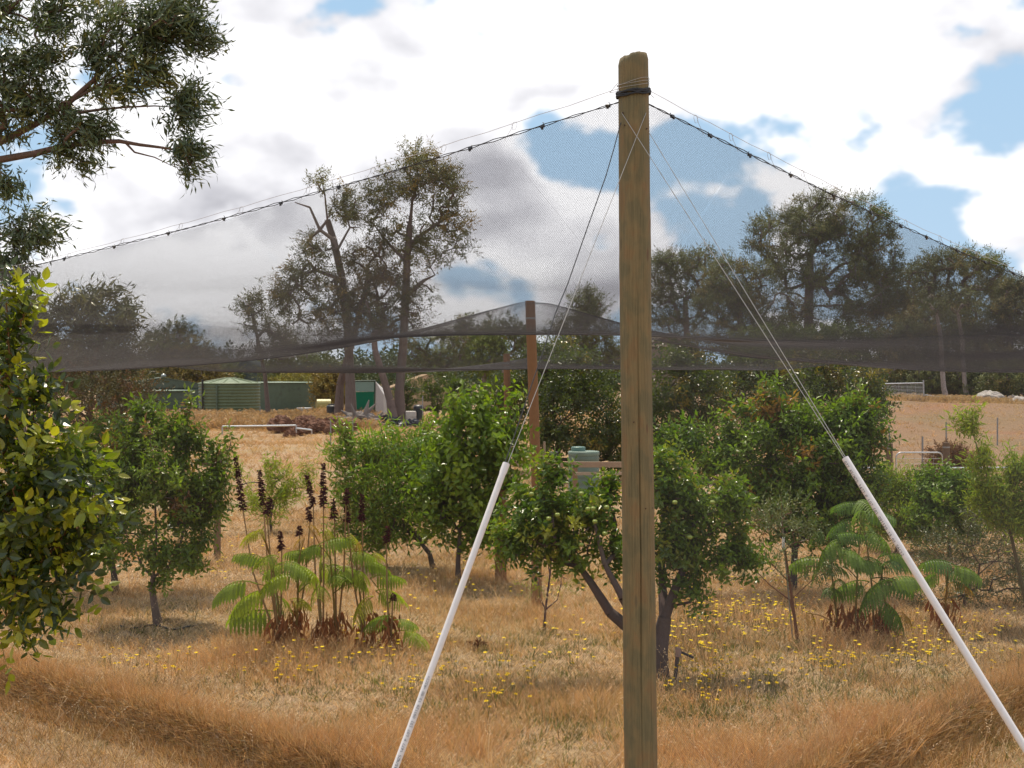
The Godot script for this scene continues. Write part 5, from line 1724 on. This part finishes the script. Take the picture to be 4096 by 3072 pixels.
func distant_wood() -> void:
	# low wood along the horizon, too far off to tell its trees apart
	var places := []
	var tints := PackedColorArray()
	for k in 9000:
		var x := rng.randf_range(-150.0, 150.0)
		var dd := rng.randf_range(215.0, 262.0)
		var top := 3.6 + 2.6 * (patch_noise.get_noise_2d(x * 0.35, 3.0) + 0.5) + 1.4 * patch_noise.get_noise_2d(x * 1.7, 9.0)
		places.append(Transform3D(basis_along(Vector3.UP + rv(0.7), rng.randf() * TAU, rng.randf_range(2.0, 3.6)), Vector3(x, rng.randf() * top, -dd)))
		tints.append(vary(Color(0.075, 0.1, 0.045), 0.3))
	var o := Node3D.new()
	o.name = numbered("distant_forest")
	add_child(o)
	tag(o, "low grey-green forest along the horizon", "forest", "", "stuff")
	scatter("foliage", spray.far_leaf, M.far_leaf, places, tints, o).set_meta("kind", "stuff")

func backdrop() -> void:
	var green := Color(0.075, 0.115, 0.075)
	var sd := shed("low green shed with a ridge vent behind the ribbed tank", 640, 128.0, 11.0, 8.0, 1.9, 0.85, 0.3, Color(0.055, 0.09, 0.065))
	part("doorway", block(Vector3(1.5, 1.55, 4.02), Vector3(0.7, 0.5, 0.02), 0.0, Color(0.01, 0.01, 0.012)), M.plastic, sd)
	part("vent", lump(Vector3(0.24, 0.22, 0.24), 3, 0.02, Color(0.3, 0.32, 0.3)), M.steel, sd, Vector3(0.2, 2.95, 2.0))
	var hs := shed("far shed gable with a round roof vent between the tanks", 1005, 170.0, 6.0, 7.0, 3.4, 1.2, 0.0, Color(0.05, 0.075, 0.075))
	part("vent", lump(Vector3(0.34, 0.34, 0.34), 5, 0.02, Color(0.18, 0.19, 0.2)), M.steel, hs, Vector3(0, 4.85, 3.0))
	tank("plain green tank low at the left, nearest the brown bush", 610, 100.0, 2.75, 1.98, 20, 0.1, green, "green water tanks")
	var rt := tank("ribbed green tank with a low conical roof", 918, 112.0, 2.42, 2.22, 9, 0.46, Color(0.1, 0.135, 0.07), "green water tanks")
	part("pipe", rod(Vector3(-1.75, 0, 1.85), Vector3(-1.75, 2.55, 1.85), 0.08, 8, Color(0.012, 0.012, 0.014)), M.plastic, rt)
	part("ladder_rail", rod(Vector3(-0.5, 0, 2.5), Vector3(-0.5, 2.1, 2.5), 0.07, 6, green), M.painted, rt)
	tank("wide flat-topped green tank right of the ribbed one", 1120, 126.0, 4.1, 2.45, 24, 0.12, green, "green water tanks")
	# drums and bins by the gums
	var dr := thing("drum", "yellow drum lying on its side by the flat-topped tank", "drum", on_ground(1294, 104.0) + Vector3(0, 0.45, 0))
	part("barrel", rod(Vector3(-0.5, 0.3, 0), Vector3(0.5, 0.3, -0.2), 0.48, 18, Color(0.36, 0.3, 0.1)), M.plastic, dr)
	part("end_cap", rod(Vector3(-0.53, 0.3, 0.01), Vector3(-0.5, 0.3, 0), 0.4, 18, Color(0.25, 0.2, 0.07)), M.plastic, dr)
	var stand := block(Vector3(0, -0.3, -0.1), Vector3(1.0, 0.35, 0.7), 0.0, Color(0.2, 0.16, 0.12))
	part("cradle", stand, M.wood, dr)
	var bd := thing("drum", "upright black drum left of the gum trunks", "drum", on_ground(1330, 94.0))
	var bs := Shape.new()
	bs.lathe(PackedVector2Array([Vector2(0.36, 0), Vector2(0.4, 0.05), Vector2(0.4, 0.38), Vector2(0.42, 0.42), Vector2(0.4, 0.46), Vector2(0.4, 1.0), Vector2(0.42, 1.05), Vector2(0.34, 1.12), Vector2(0.001, 1.13)]), Vector3.ZERO, 20, Color(0.015, 0.016, 0.02))
	part("barrel", bs.mesh(), M.plastic, bd)
	part("lid", rod(Vector3(0, 1.1, 0), Vector3(0, 1.2, 0), 0.3, 16, Color(0.02, 0.02, 0.025)), M.plastic, bd)
	var tub := thing("tub", "pale plastic tub half hidden in the tall dry grass", "tub", on_ground(1218, 100.0))
	var ts := Shape.new()
	ts.lathe(PackedVector2Array([Vector2(0.42, 0), Vector2(0.52, 0.62), Vector2(0.56, 0.64), Vector2(0.54, 0.68), Vector2(0.46, 0.66), Vector2(0.001, 0.6)]), Vector3.ZERO, 18, Color(0.5, 0.5, 0.5))
	part("bucket", ts.mesh(), M.plastic, tub)
	# the shade house
	var sh := thing("shade_house", "small shade house with green cloth front and white plastic side", "shed", on_ground(1440, 97.0))
	sh.scale = Vector3(1.14, 1.1, 1.14)
	var w := 0.85
	for x in [-0.8, 0.9]:
		for z in [0.0, -2.0]:
			part("frame_post", rod(Vector3(x, -0.1, z), Vector3(x, 2.32, z), 0.05, 6, Color(0.02, 0.07, 0.05)), M.painted, sh)
	part("frame_rail", rod(Vector3(-0.85, 2.32, 0), Vector3(0.95, 2.36, 0), 0.045, 6, Color(0.02, 0.07, 0.05)), M.painted, sh)
	part("frame_rail", rod(Vector3(0.9, 2.34, 0), Vector3(0.9, 2.0, -2.0), 0.04, 6, Color(0.02, 0.07, 0.05)), M.painted, sh)
	part("cloth", block(Vector3(0.05, 1.1, 0.0), Vector3(1.6, 1.1, 0.02), 0.0, Color(0.015, 0.2, 0.11)), M.cloth, sh)
	part("upper_cloth", block(Vector3(0.05, 1.98, 0.0), Vector3(1.6, 0.62, 0.02), 0.0, Color(0.3, 0.42, 0.38)), M.cloth, sh)
	part("lower_cloth", block(Vector3(0.05, 0.3, 0.0), Vector3(1.6, 0.5, 0.025), 0.0, Color(0.2, 0.17, 0.15)), M.cloth, sh)
	var pl := Shape.new()
	var pc := Color(0.62, 0.6, 0.6)
	for k in 6:
		var z0 := -0.35 * k
		var z1 := -0.35 * (k + 1)
		var bulge := 0.5 + 0.35 * sin(k * 0.7)
		var bulge1 := 0.5 + 0.35 * sin((k + 1) * 0.7)
		pl.quad(Vector3(0.95 + bulge, 0, z0), Vector3(0.95 + bulge1, 0, z1), Vector3(0.98 + bulge1 * 0.9, 1.5, z1), Vector3(0.98 + bulge * 0.9, 1.5, z0), pc)
		pl.quad(Vector3(0.98 + bulge * 0.9, 1.5, z0), Vector3(0.98 + bulge1 * 0.9, 1.5, z1), Vector3(0.9, 2.34 - 0.06 * k, z1), Vector3(0.9, 2.34 - 0.06 * k, z0), pc * Color(1.05, 1.05, 1.05))
	pl.quad(Vector3(0.95, 0, 0.0), Vector3(1.45, 0, 0.0), Vector3(1.43, 1.5, 0.0), Vector3(0.95, 2.3, 0.0), pc * Color(0.9, 0.88, 0.88))
	part("plastic_sheet", pl.mesh(), M.cloth, sh)
	# black compost bin on a white stand
	var cb := thing("compost_bin", "black round-lidded bin on a pale box between the shrubs", "bin", on_ground(1666, 90.0))
	var cs := Shape.new()
	cs.lathe(PackedVector2Array([Vector2(0.33, 0.0), Vector2(0.31, 0.7), Vector2(0.34, 0.74), Vector2(0.34, 0.9), Vector2(0.26, 1.02), Vector2(0.001, 1.06)]), Vector3(0.12, 0, -0.2), 18, Color(0.015, 0.016, 0.02))
	part("bin", cs.mesh(), M.plastic, cb)
	part("box", block(Vector3(-0.35, 0.32, 0), Vector3(0.7, 0.66, 0.6), 0.0, Color(0.5, 0.46, 0.42)), M.painted, cb)
	# the house: a tan wall and a grey roof between the shrubs, its gable showing right of the corner post
	var hh := shed("tan-walled house with grey roof behind the clipped shrubs", 1700, 122.0, 7.0, 6.0, 1.7, 1.2, 0.15, Color(0.42, 0.3, 0.18))
	part("fascia", block(Vector3(0, 1.72, 3.1), Vector3(7.2, 0.16, 0.06), 0.0, Color(0.1, 0.1, 0.1)), M.painted, hh)
	var h2 := shed("brown gabled roof showing through the net right of the corner post", 2650, 100.0, 3.6, 4.0, 4.5, 0.85, 0.2, Color(0.2, 0.16, 0.12))
	part("fascia", block(Vector3(0, 4.52, 2.06), Vector3(3.8, 0.14, 0.06), 0.0, Color(0.4, 0.34, 0.26)), M.painted, h2)
	# heap of dark root balls
	var spots := [[1120, 72.5, 0.56], [1168, 73.0, 0.42], [1225, 77.0, 0.55], [1275, 74.0, 0.42], [1325, 75.0, 0.46], [1300, 71.5, 0.4], [1360, 71.0, 0.36], [1190, 70.5, 0.36], [1250, 71.5, 0.42], [1160, 69.0, 0.26], [1330, 70.0, 0.34], [1205, 75.0, 0.5], [1400, 72.0, 0.36]]
	var words := ["leftmost dark root ball of the heap", "root ball behind the small gate post", "tallest root ball at the back of the heap", "root ball in the middle of the heap's top row", "grey-brown root ball below the stump", "small root ball low in the heap's middle", "reddish root ball at the heap's right", "root ball behind the short rail", "root ball low behind the second small post", "smallest crumbled root ball in front of the heap", "flat root ball at the heap's lower right", "root ball filling the heap's centre", "root ball half under the stump"]
	for k in spots.size():
		var e: Array = spots[k]
		var g := on_ground(e[0], e[1])
		var lm := Shape.new()
		var r: float = e[2]
		var t := thing("root_ball", words[k], "root ball", g + Vector3(0, r * 0.6, 0), "heap of dark root balls")
		part("soil", lump(Vector3(r * 1.1, r * 0.85, r), 20 + k, 0.5, Color(0.17, 0.085, 0.055), 1.8), M.soil, t)
		for q in 160:
			var dir := rv().normalized()
			lm.leaf(Vector3(dir.x * 1.1, dir.y * 0.85, dir.z) * r * 0.92, (dir + rv(0.5)).normalized(), dir.cross(rv()).normalized(), 0.16, 0.03, 0.2, 0.3, vary(Color(0.2, 0.1, 0.06), 0.4))
		part("roots", lm.mesh(), M.dry, t)
	# bleached stump with its roots in the air
	var stp := thing("fallen_stump", "bleached grey uprooted stump lying by the gum trunks", "stump", on_ground(1440, 80.0))
	part("butt", lump(Vector3(1.1, 0.5, 0.6), 31, 0.6, Color(0.2, 0.17, 0.155), 1.2), M.far_bark, stp, Vector3(0.1, 0.42, 0))
	for e in [[-0.6, 0.6, -1.4, 0.75], [0.3, 0.6, 0.5, 1.7], [0.6, 0.5, 1.7, 0.1], [-0.1, 0.6, -0.5, 1.5], [0.8, 0.5, 1.3, 1.0], [0.1, 0.7, 0.9, 1.5], [-0.5, 0.5, -1.1, 1.1]]:
		var s := Shape.new()
		var a := Vector3(e[0], e[1], 0.1)
		var b := Vector3(e[2], e[3], rng.randf_range(-0.3, 0.4))
		s.tube(PackedVector3Array([a, a.lerp(b, 0.5) + rv(0.15), b]), PackedFloat32Array([0.2, 0.12, 0.03]), 7, Color(0.2, 0.175, 0.16), true, true)
		part("root", s.mesh(), M.far_bark, stp)
	for e in [[1535, 84.0, 0.9, "dark crumpled plastic sheet heaped against the leaning gum"], [1645, 80.0, 0.7, "pale and black plastic sheet lying right of the gum trunks"]]:
		lone("plastic_sheet", lump(Vector3(e[2], e[2] * 0.5, 0.5), int(e[0]), 0.9, Color(0.03, 0.032, 0.04), 2.6, 0.4), M.plastic, e[3], "plastic sheet", "", "", on_ground(e[0], e[1]) + Vector3(0, e[2] * 0.2, 0))
	# boulders on the right rise
	for e in [[3955, 100.0, 1.0, 0.62, "largest pale boulder on the rise by the pipe rail"], [3790, 103.0, 0.62, 0.3, "low flat pale boulder in the dry grass under the pipe rail"], [4078, 98.0, 0.8, 0.5, "pale boulder at the picture's right edge"], [4050, 101.0, 0.35, 0.5, "small dark boulder beside the rightmost pale one"]]:
		lone("boulder", lump(Vector3(e[2], e[3], 0.7), int(e[0]), 0.45, Color(0.42, 0.38, 0.34) if e[2] != 0.35 else Color(0.14, 0.12, 0.11), 1.1), M.stone, e[4], "boulder", "boulders on the rise", "", on_ground(e[0], e[1]) + Vector3(0, e[3] * 0.3, 0))

func pipe_gate(root: Node3D, w: float, h: float, bars: int, r: float) -> void:
	# rounded pipe frame with wire infill; x along the gate, from 0
	var s := Shape.new()
	var pts := PackedVector3Array()
	var k := 0.14
	for c in [[Vector2(k, h - k), PI, PI / 2], [Vector2(w - k, h - k), PI / 2, 0.0]]:
		for e in 7:
			var an: float = lerpf(c[1], c[2], e / 6.0)
			pts.append(Vector3(c[0].x + cos(an) * k, c[0].y + sin(an) * k, 0))
	pts.insert(0, Vector3(0, 0.08, 0))
	pts.append(Vector3(w, 0.08, 0))
	s.tube(pts, even(r, pts.size()), 8, Color(0.6, 0.61, 0.62), true, true)
	s.tube(PackedVector3Array([Vector3(0, 0.1, 0), Vector3(w, 0.1, 0)]), even(r * 0.9, 2), 8, Color(0.6, 0.61, 0.62), true, true)
	part("frame", s.mesh(), M.steel, root)
	for q in bars:
		var y := 0.1 + (h - 0.12) * (q + 1.0) / (bars + 1)
		part("bar", rod(Vector3(0, y, 0.01), Vector3(w, y, 0.01), r * 0.22, 5, Color(0.6, 0.6, 0.6)), M.steel, root)
	for q in 4:
		var x := w * (q + 1.0) / 5.0
		part("stay", rod(Vector3(x, 0.1, 0.016), Vector3(x, h - 0.02, 0.016), r * 0.15, 4, Color(0.55, 0.55, 0.55)), M.steel, root)

func fences() -> void:
	# timber rail and strainer posts near the tall brown post
	var d := 27.0
	var g := on_ground(2050, d)
	var rail := thing("timber_rail", "long sawn timber rail running behind the fruit trees and corner post", "rail", g)
	var a := at(2050, 1857, d) - g
	var b := at(3320, 1862, d + 1.5) - g
	var s := Shape.new()
	var along := (b - a) / 2.0
	s.box((a + b) / 2.0, along, Vector3(0, 0.055, 0), along.normalized().cross(Vector3.UP) * 0.025, Color(0.4, 0.29, 0.2))
	part("rail", s.mesh(), M.wood, rail)
	for px in [2300, 2700, 3150]:
		var p := on_ground(px, d + 0.6) - g
		var q := Shape.new()
		var h: float = at(px, 1860, d).y - g.y
		q.box(p + Vector3(0, h / 2 - 0.1, 0), Vector3(0.05, 0, 0), Vector3(0, h / 2 + 0.1, 0), Vector3(0, 0, 0.04), Color(0.32, 0.22, 0.15))
		part("upright", q.mesh(), M.wood, rail)
	var lr := Shape.new()
	var la := at(2300, 1895, d + 0.3) - g
	var lb := at(2560, 1893, d + 0.4) - g
	lr.box((la + lb) / 2.0, (lb - la) / 2.0, Vector3(0, 0.03, 0), Vector3(0, 0, 0.02), Color(0.45, 0.36, 0.27))
	part("lower_rail", lr.mesh(), M.wood, rail)
	tall_post("short thick brown post low behind the left pipe", 2003, 20.6, 1.35, 0.085, 0.0, Color(0.3, 0.15, 0.07))
	tall_post("brown post stump under the leaning apple branch", 2146, 18.6, 0.72, 0.07, 0.0, Color(0.32, 0.17, 0.08))
	tall_post("grey-brown strainer post between the pear tree and maroon spikes", 868, 23.4, 1.62, 0.055, -0.01, Color(0.26, 0.17, 0.1))
	var log_ := thing("strainer_log", "short round log lying across the top of the strainer post", "log", at(868, 1847, 23.4))
	part("log", rod(Vector3(-0.35, 0, 0), Vector3(0.18, 0.01, 0), 0.055, 14, Color(0.2, 0.16, 0.13)), M.wood, log_)
	# pale green small tank behind the apple tree
	var tk := tank("small pale green ribbed tank behind the apple tree", 2335, 31.0, 0.34, 1.28, 10, 0.06, Color(0.14, 0.2, 0.165), "")
	var lid := Shape.new()
	lid.lathe(PackedVector2Array([Vector2(0.16, 1.32), Vector2(0.16, 1.42), Vector2(0.14, 1.44), Vector2(0.001, 1.45)]), Vector3(-0.12, 0, 0), 16, Color(0.1, 0.19, 0.16))
	part("lid", lid.mesh(), M.plastic, tk)
	var tl := thing("leaning_board", "pale board leaning against a dark box by the timber rail", "board", on_ground(2180, 30.0))
	part("board", block(at(2178, 1800, 30.0) - tl.position, Vector3(0.05, 0.36, 0.03), 0.0, Color(0.36, 0.28, 0.2)), M.wood, tl)
	tl.get_child(0).rotation.z = 0.0
	part("box", block(at(2215, 1822, 30.2) - tl.position, Vector3(0.2, 0.16, 0.2), 0.0, Color(0.03, 0.03, 0.035)), M.plastic, tl)
	# galvanised gate and rails at the right
	d = 36.0
	var gp := on_ground(3585, d)
	var gate := thing("pedestrian_gate", "galvanised pipe gate with rounded corners between two short posts", "gate", gp, "galvanised gates")
	pipe_gate(gate, 1.2, 1.06, 6, 0.021)
	tall_post("dark squat gate post left of the pedestrian gate", 3558, d, 1.28, 0.085, 0.0, Color(0.17, 0.11, 0.07))
	tall_post("dark squat gate post right of the pedestrian gate", 3785, d, 1.3, 0.09, 0.0, Color(0.17, 0.11, 0.07))
	for e in [[3440, 3550, 1873, "short galvanised rail between the plum tree and gate post"], [3795, 4200, 1873, "long galvanised rail right of the pedestrian gate"]]:
		var p := at(e[0], e[2], d)
		var q := at(e[1], e[2] - 3, d)
		var t := thing("pipe_rail", e[3], "rail", Vector3(p.x, ground_y(p.x, p.z), p.z), "galvanised rails")
		part("pipe", rod(p - t.position, q - t.position, 0.028, 10, Color(0.6, 0.61, 0.62)), M.steel, t)
		part("upright", rod(Vector3(q.x - t.position.x - 0.1, -0.1, 0), Vector3(q.x - t.position.x - 0.1, p.y - t.position.y, 0), 0.028, 8, Color(0.55, 0.56, 0.57)), M.steel, t)
	var brace := thing("timber_brace", "slanting orange timber brace beside the long galvanised rail", "brace", on_ground(3890, d - 0.4))
	part("plank", rod(Vector3(0.0, 0.3, 0), Vector3(0.12, 1.12, 0), 0.035, 6, Color(0.42, 0.22, 0.1)), M.wood, brace)
	# paddock gate on the rise
	d = 98.0
	var pg := thing("paddock_gate", "wide galvanised mesh gate on the rise of the paddock", "gate", on_ground(3530, d), "galvanised gates")
	pipe_gate(pg, 2.9, 1.2, 10, 0.045)
	pg.rotation.z = 0.02
	var gp2 := on_ground(3695, d)
	part("gate_post", rod(gp2 - pg.position - Vector3(0, 0.2, 0), gp2 - pg.position + Vector3(0, 1.5, 0), 0.06, 8, Color(0.4, 0.4, 0.4)), M.steel, pg)
	for e in [[3700, 98.0, 1580, 3920, 104.0, 1612, "sloping pipe rail running down from the paddock gate"]]:
		var p := at(e[0], e[2], e[1])
		var q := at(e[3], e[5], e[4])
		var t := thing("pipe_rail", e[6], "rail", Vector3(p.x, ground_y(p.x, p.z), p.z), "galvanised rails")
		part("pipe", rod(p - t.position, q - t.position, 0.05, 8, Color(0.6, 0.61, 0.62)), M.steel, t)
		part("upright", rod(Vector3(q.x, ground_y(q.x, q.z) - 0.2, q.z) - t.position, q - t.position, 0.045, 8, Color(0.5, 0.5, 0.5)), M.steel, t)
	lone("fallen_log", rod(Vector3(-0.45, 0.1, 0), Vector3(0.5, 0.12, 0), 0.1, 10, Color(0.18, 0.12, 0.09)), M.bark, "short dark log lying at the foot of the paddock gate", "log", "", "", on_ground(3655, 96.0))
	# little rail pen on the left
	d = 70.0
	var pen := thing("stock_rail", "galvanised pipe rail on two legs before the root balls", "rail", on_ground(1185, d), "galvanised rails")
	for e in [[890, 1706, 1183, 1702], [1186, 1713, 1246, 1720]]:
		part("pipe", rod(at(e[0], e[1], d) - pen.position, at(e[2], e[3], d - 1.0) - pen.position, 0.045, 8, Color(0.62, 0.63, 0.64)), M.steel, pen)
	for e in [[889, 1706], [1185, 1700], [1247, 1718]]:
		var p := at(e[0], e[1], d)
		part("leg", rod(Vector3(p.x, ground_y(p.x, p.z) - 0.3, p.z) - pen.position, p - pen.position, 0.04, 8, Color(0.45, 0.45, 0.46)), M.steel, pen)
	# steel pickets with thin wires
	for e in [[[1040, 88.0, 1640, "steel picket in the dry grass behind the stock rail"], [1322, 58.0, 1740, "steel picket in front of the root balls"], [1410, 56.0, 1765, "steel picket below the bleached stump"], [1690, 78.0, 1590, "steel picket before the black round-lidded bin"], [1850, 74.0, 1600, "steel picket below the round pale shrub"]], [[3558, 52.0, 1740, "steel picket behind the left gate post"], [3785, 54.0, 1720, "steel picket rising above the dead bush"], [3990, 56.0, 1715, "rightmost steel picket in the bare paddock"], [3690, 44.0, 1820, "short steel picket just behind the pedestrian gate"]]]:
		for q in e:
			var p := on_ground(q[0], q[1])
			var h: float = maxf(1.0, EYE - (q[2] - 1500.0) / F * q[1] - p.y)
			var t := thing("steel_picket", q[3], "fence picket", p, "steel fence pickets")
			var st := Shape.new()
			for w in 3:
				var an := TAU * w / 3.0
				st.box(Vector3(cos(an), 0, sin(an)) * 0.016 + Vector3(0, h / 2, 0), Vector3(cos(an), 0, sin(an)) * 0.016, Vector3(0, h / 2 + 0.1, 0), Vector3(-sin(an), 0, cos(an)) * 0.004, Color(0.3, 0.3, 0.31))
			part("star_section", st.mesh(), M.steel, t)
			part("clip", rod(Vector3(-0.02, h * 0.8, 0.02), Vector3(0.02, h * 0.8, 0.02), 0.004, 4, Color(0.4, 0.4, 0.4)), M.wire, t)
	# galvanised yard panel beyond the evergreens
	var yp := thing("yard_panel", "pale galvanised yard panel seen over the evergreens", "panel", on_ground(2242, 60.0), "galvanised rails")
	for y in [1.6, 1.9, 2.2, 2.5]:
		part("bar", rod(Vector3(0, y, 0), Vector3(1.3, y - 0.02, 0), 0.024, 8, Color(0.6, 0.6, 0.62)), M.steel, yp)
	part("leg", rod(Vector3(0, -0.1, 0), Vector3(0, 3.1, 0), 0.03, 8, Color(0.6, 0.6, 0.62)), M.steel, yp)
	part("leg", rod(Vector3(1.3, -0.1, 0), Vector3(1.3, 2.5, 0), 0.03, 8, Color(0.6, 0.6, 0.62)), M.steel, yp)
	# hose, irrigation line and odds and ends on the orchard floor
	var hp := PackedVector3Array()
	for k in 21:
		var f := k / 20.0
		hp.append(Vector3(lerpf(-0.45, 0.55, f), 0.2 * sin(PI * f) + 0.02, 0.12 * sin(f * 5.0)))
	var hs := Shape.new()
	hs.tube(hp, even(0.014, hp.size()), 8, Color(0.05, 0.05, 0.05), true, true)
	lone("hose", hs.mesh(), M.plastic, "bent black poly hose arching off the ground behind the maroon spikes", "hose", "", "", on_ground(1005, 37.0))
	var dp := PackedVector3Array()
	for k in 15:
		var p := on_ground(480 + k * 22, 16.8 - 0.12 * sin(k * 0.8))
		dp.append(p + Vector3(0, 0.012, 0))
	var dl := Shape.new()
	dl.tube(dp, even(0.011, dp.size()), 6, Color(0.02, 0.02, 0.022), true, true)
	lone("irrigation_line", dl.mesh(), M.plastic, "black irrigation line lying across the foot of the pear tree", "hose")
	var lf := Shape.new()
	for k in 26:
		var dir := (Vector3(rng.randf_range(-0.7, 0.7), rng.randf_range(-0.05, 1.3), rng.randf_range(-0.5, 0.5))).normalized()
		lf.leaf(rv(0.02) + Vector3(0, 0.03, 0), dir, dir.cross(rv()).normalized(), rng.randf_range(0.06, 0.14), 0.025, 0.9, 0.6, vary(Color(0.13, 0.045, 0.025), 0.3), true)
	lone("dead_leaf_clump", lf.mesh(), M.dry, "curled dark red-brown dead leaf right of the left pipe", "dead leaf", "", "", on_ground(1915, 15.6))
	var rk := thing("garden_stake", "stubby wooden stake with a dark slanting rod by the apple trunk", "stake", on_ground(2706, 13.9))
	part("stake", rod(Vector3(-0.02, -0.05, 0), Vector3(0.01, 0.26, 0), 0.02, 7, Color(0.1, 0.07, 0.06)), M.wood, rk)
	part("head", block(Vector3(0.02, 0.3, 0), Vector3(0.055, 0.09, 0.05), 0.0, Color(0.34, 0.22, 0.17)), M.wood, rk)
	part("rod", rod(Vector3(0.03, 0.31, 0), Vector3(0.17, 0.25, 0.02), 0.012, 8, Color(0.05, 0.045, 0.05)), M.wood, rk)


func _ready() -> void:
	rng.seed = 20110115
	hill_noise.seed = 4
	hill_noise.frequency = 0.25
	patch_noise.seed = 8
	patch_noise.frequency = 0.3
	patch_noise.fractal_octaves = 3
	var cam := Camera3D.new()
	cam.name = "camera"
	add_child(cam)
	cam.position = Vector3(0, EYE, 0)
	cam.fov = rad_to_deg(2.0 * atan(1536.0 / F))
	cam.rotation.x = -atan(36.0 / F)
	cam.near = 0.1
	cam.far = 2000.0
	cam.current = true
	var env := Environment.new()
	env.background_mode = Environment.BG_SKY
	var sky := Sky.new()
	var pan := PanoramaSkyMaterial.new()
	pan.panorama = make_sky()
	sky.sky_material = pan
	env.sky = sky
	env.tonemap_mode = Environment.TONE_MAPPER_LINEAR
	env.tonemap_exposure = 1.15
	env.sky_rotation = Vector3(0, PI, 0)
	env.background_energy_multiplier = 0.85
	env.sdfgi_enabled = true
	env.ssao_enabled = true
	env.ssil_enabled = true
	var we := WorldEnvironment.new()
	we.name = "world"
	we.environment = env
	add_child(we)
	var sun := DirectionalLight3D.new()
	sun.name = "sun"
	sun.light_color = Color(1.0, 0.95, 0.87)
	sun.light_energy = 1.55
	sun.light_angular_distance = 0.5
	sun.shadow_enabled = true
	add_child(sun)
	sun.look_at_from_position(Vector3(-0.15, 1.68, -0.68), Vector3.ZERO, Vector3.RIGHT)
	materials()
	sprays()
	ground()
	print("ground")
	enclosure()
	print("enclosure")
	gums()
	distant_wood()
	backdrop()
	fences()
	print("behind")
	orchard()
	honey_flowers()
	print("orchard")
	grass()
	wild_oats()
	wildflowers()
	print("done")
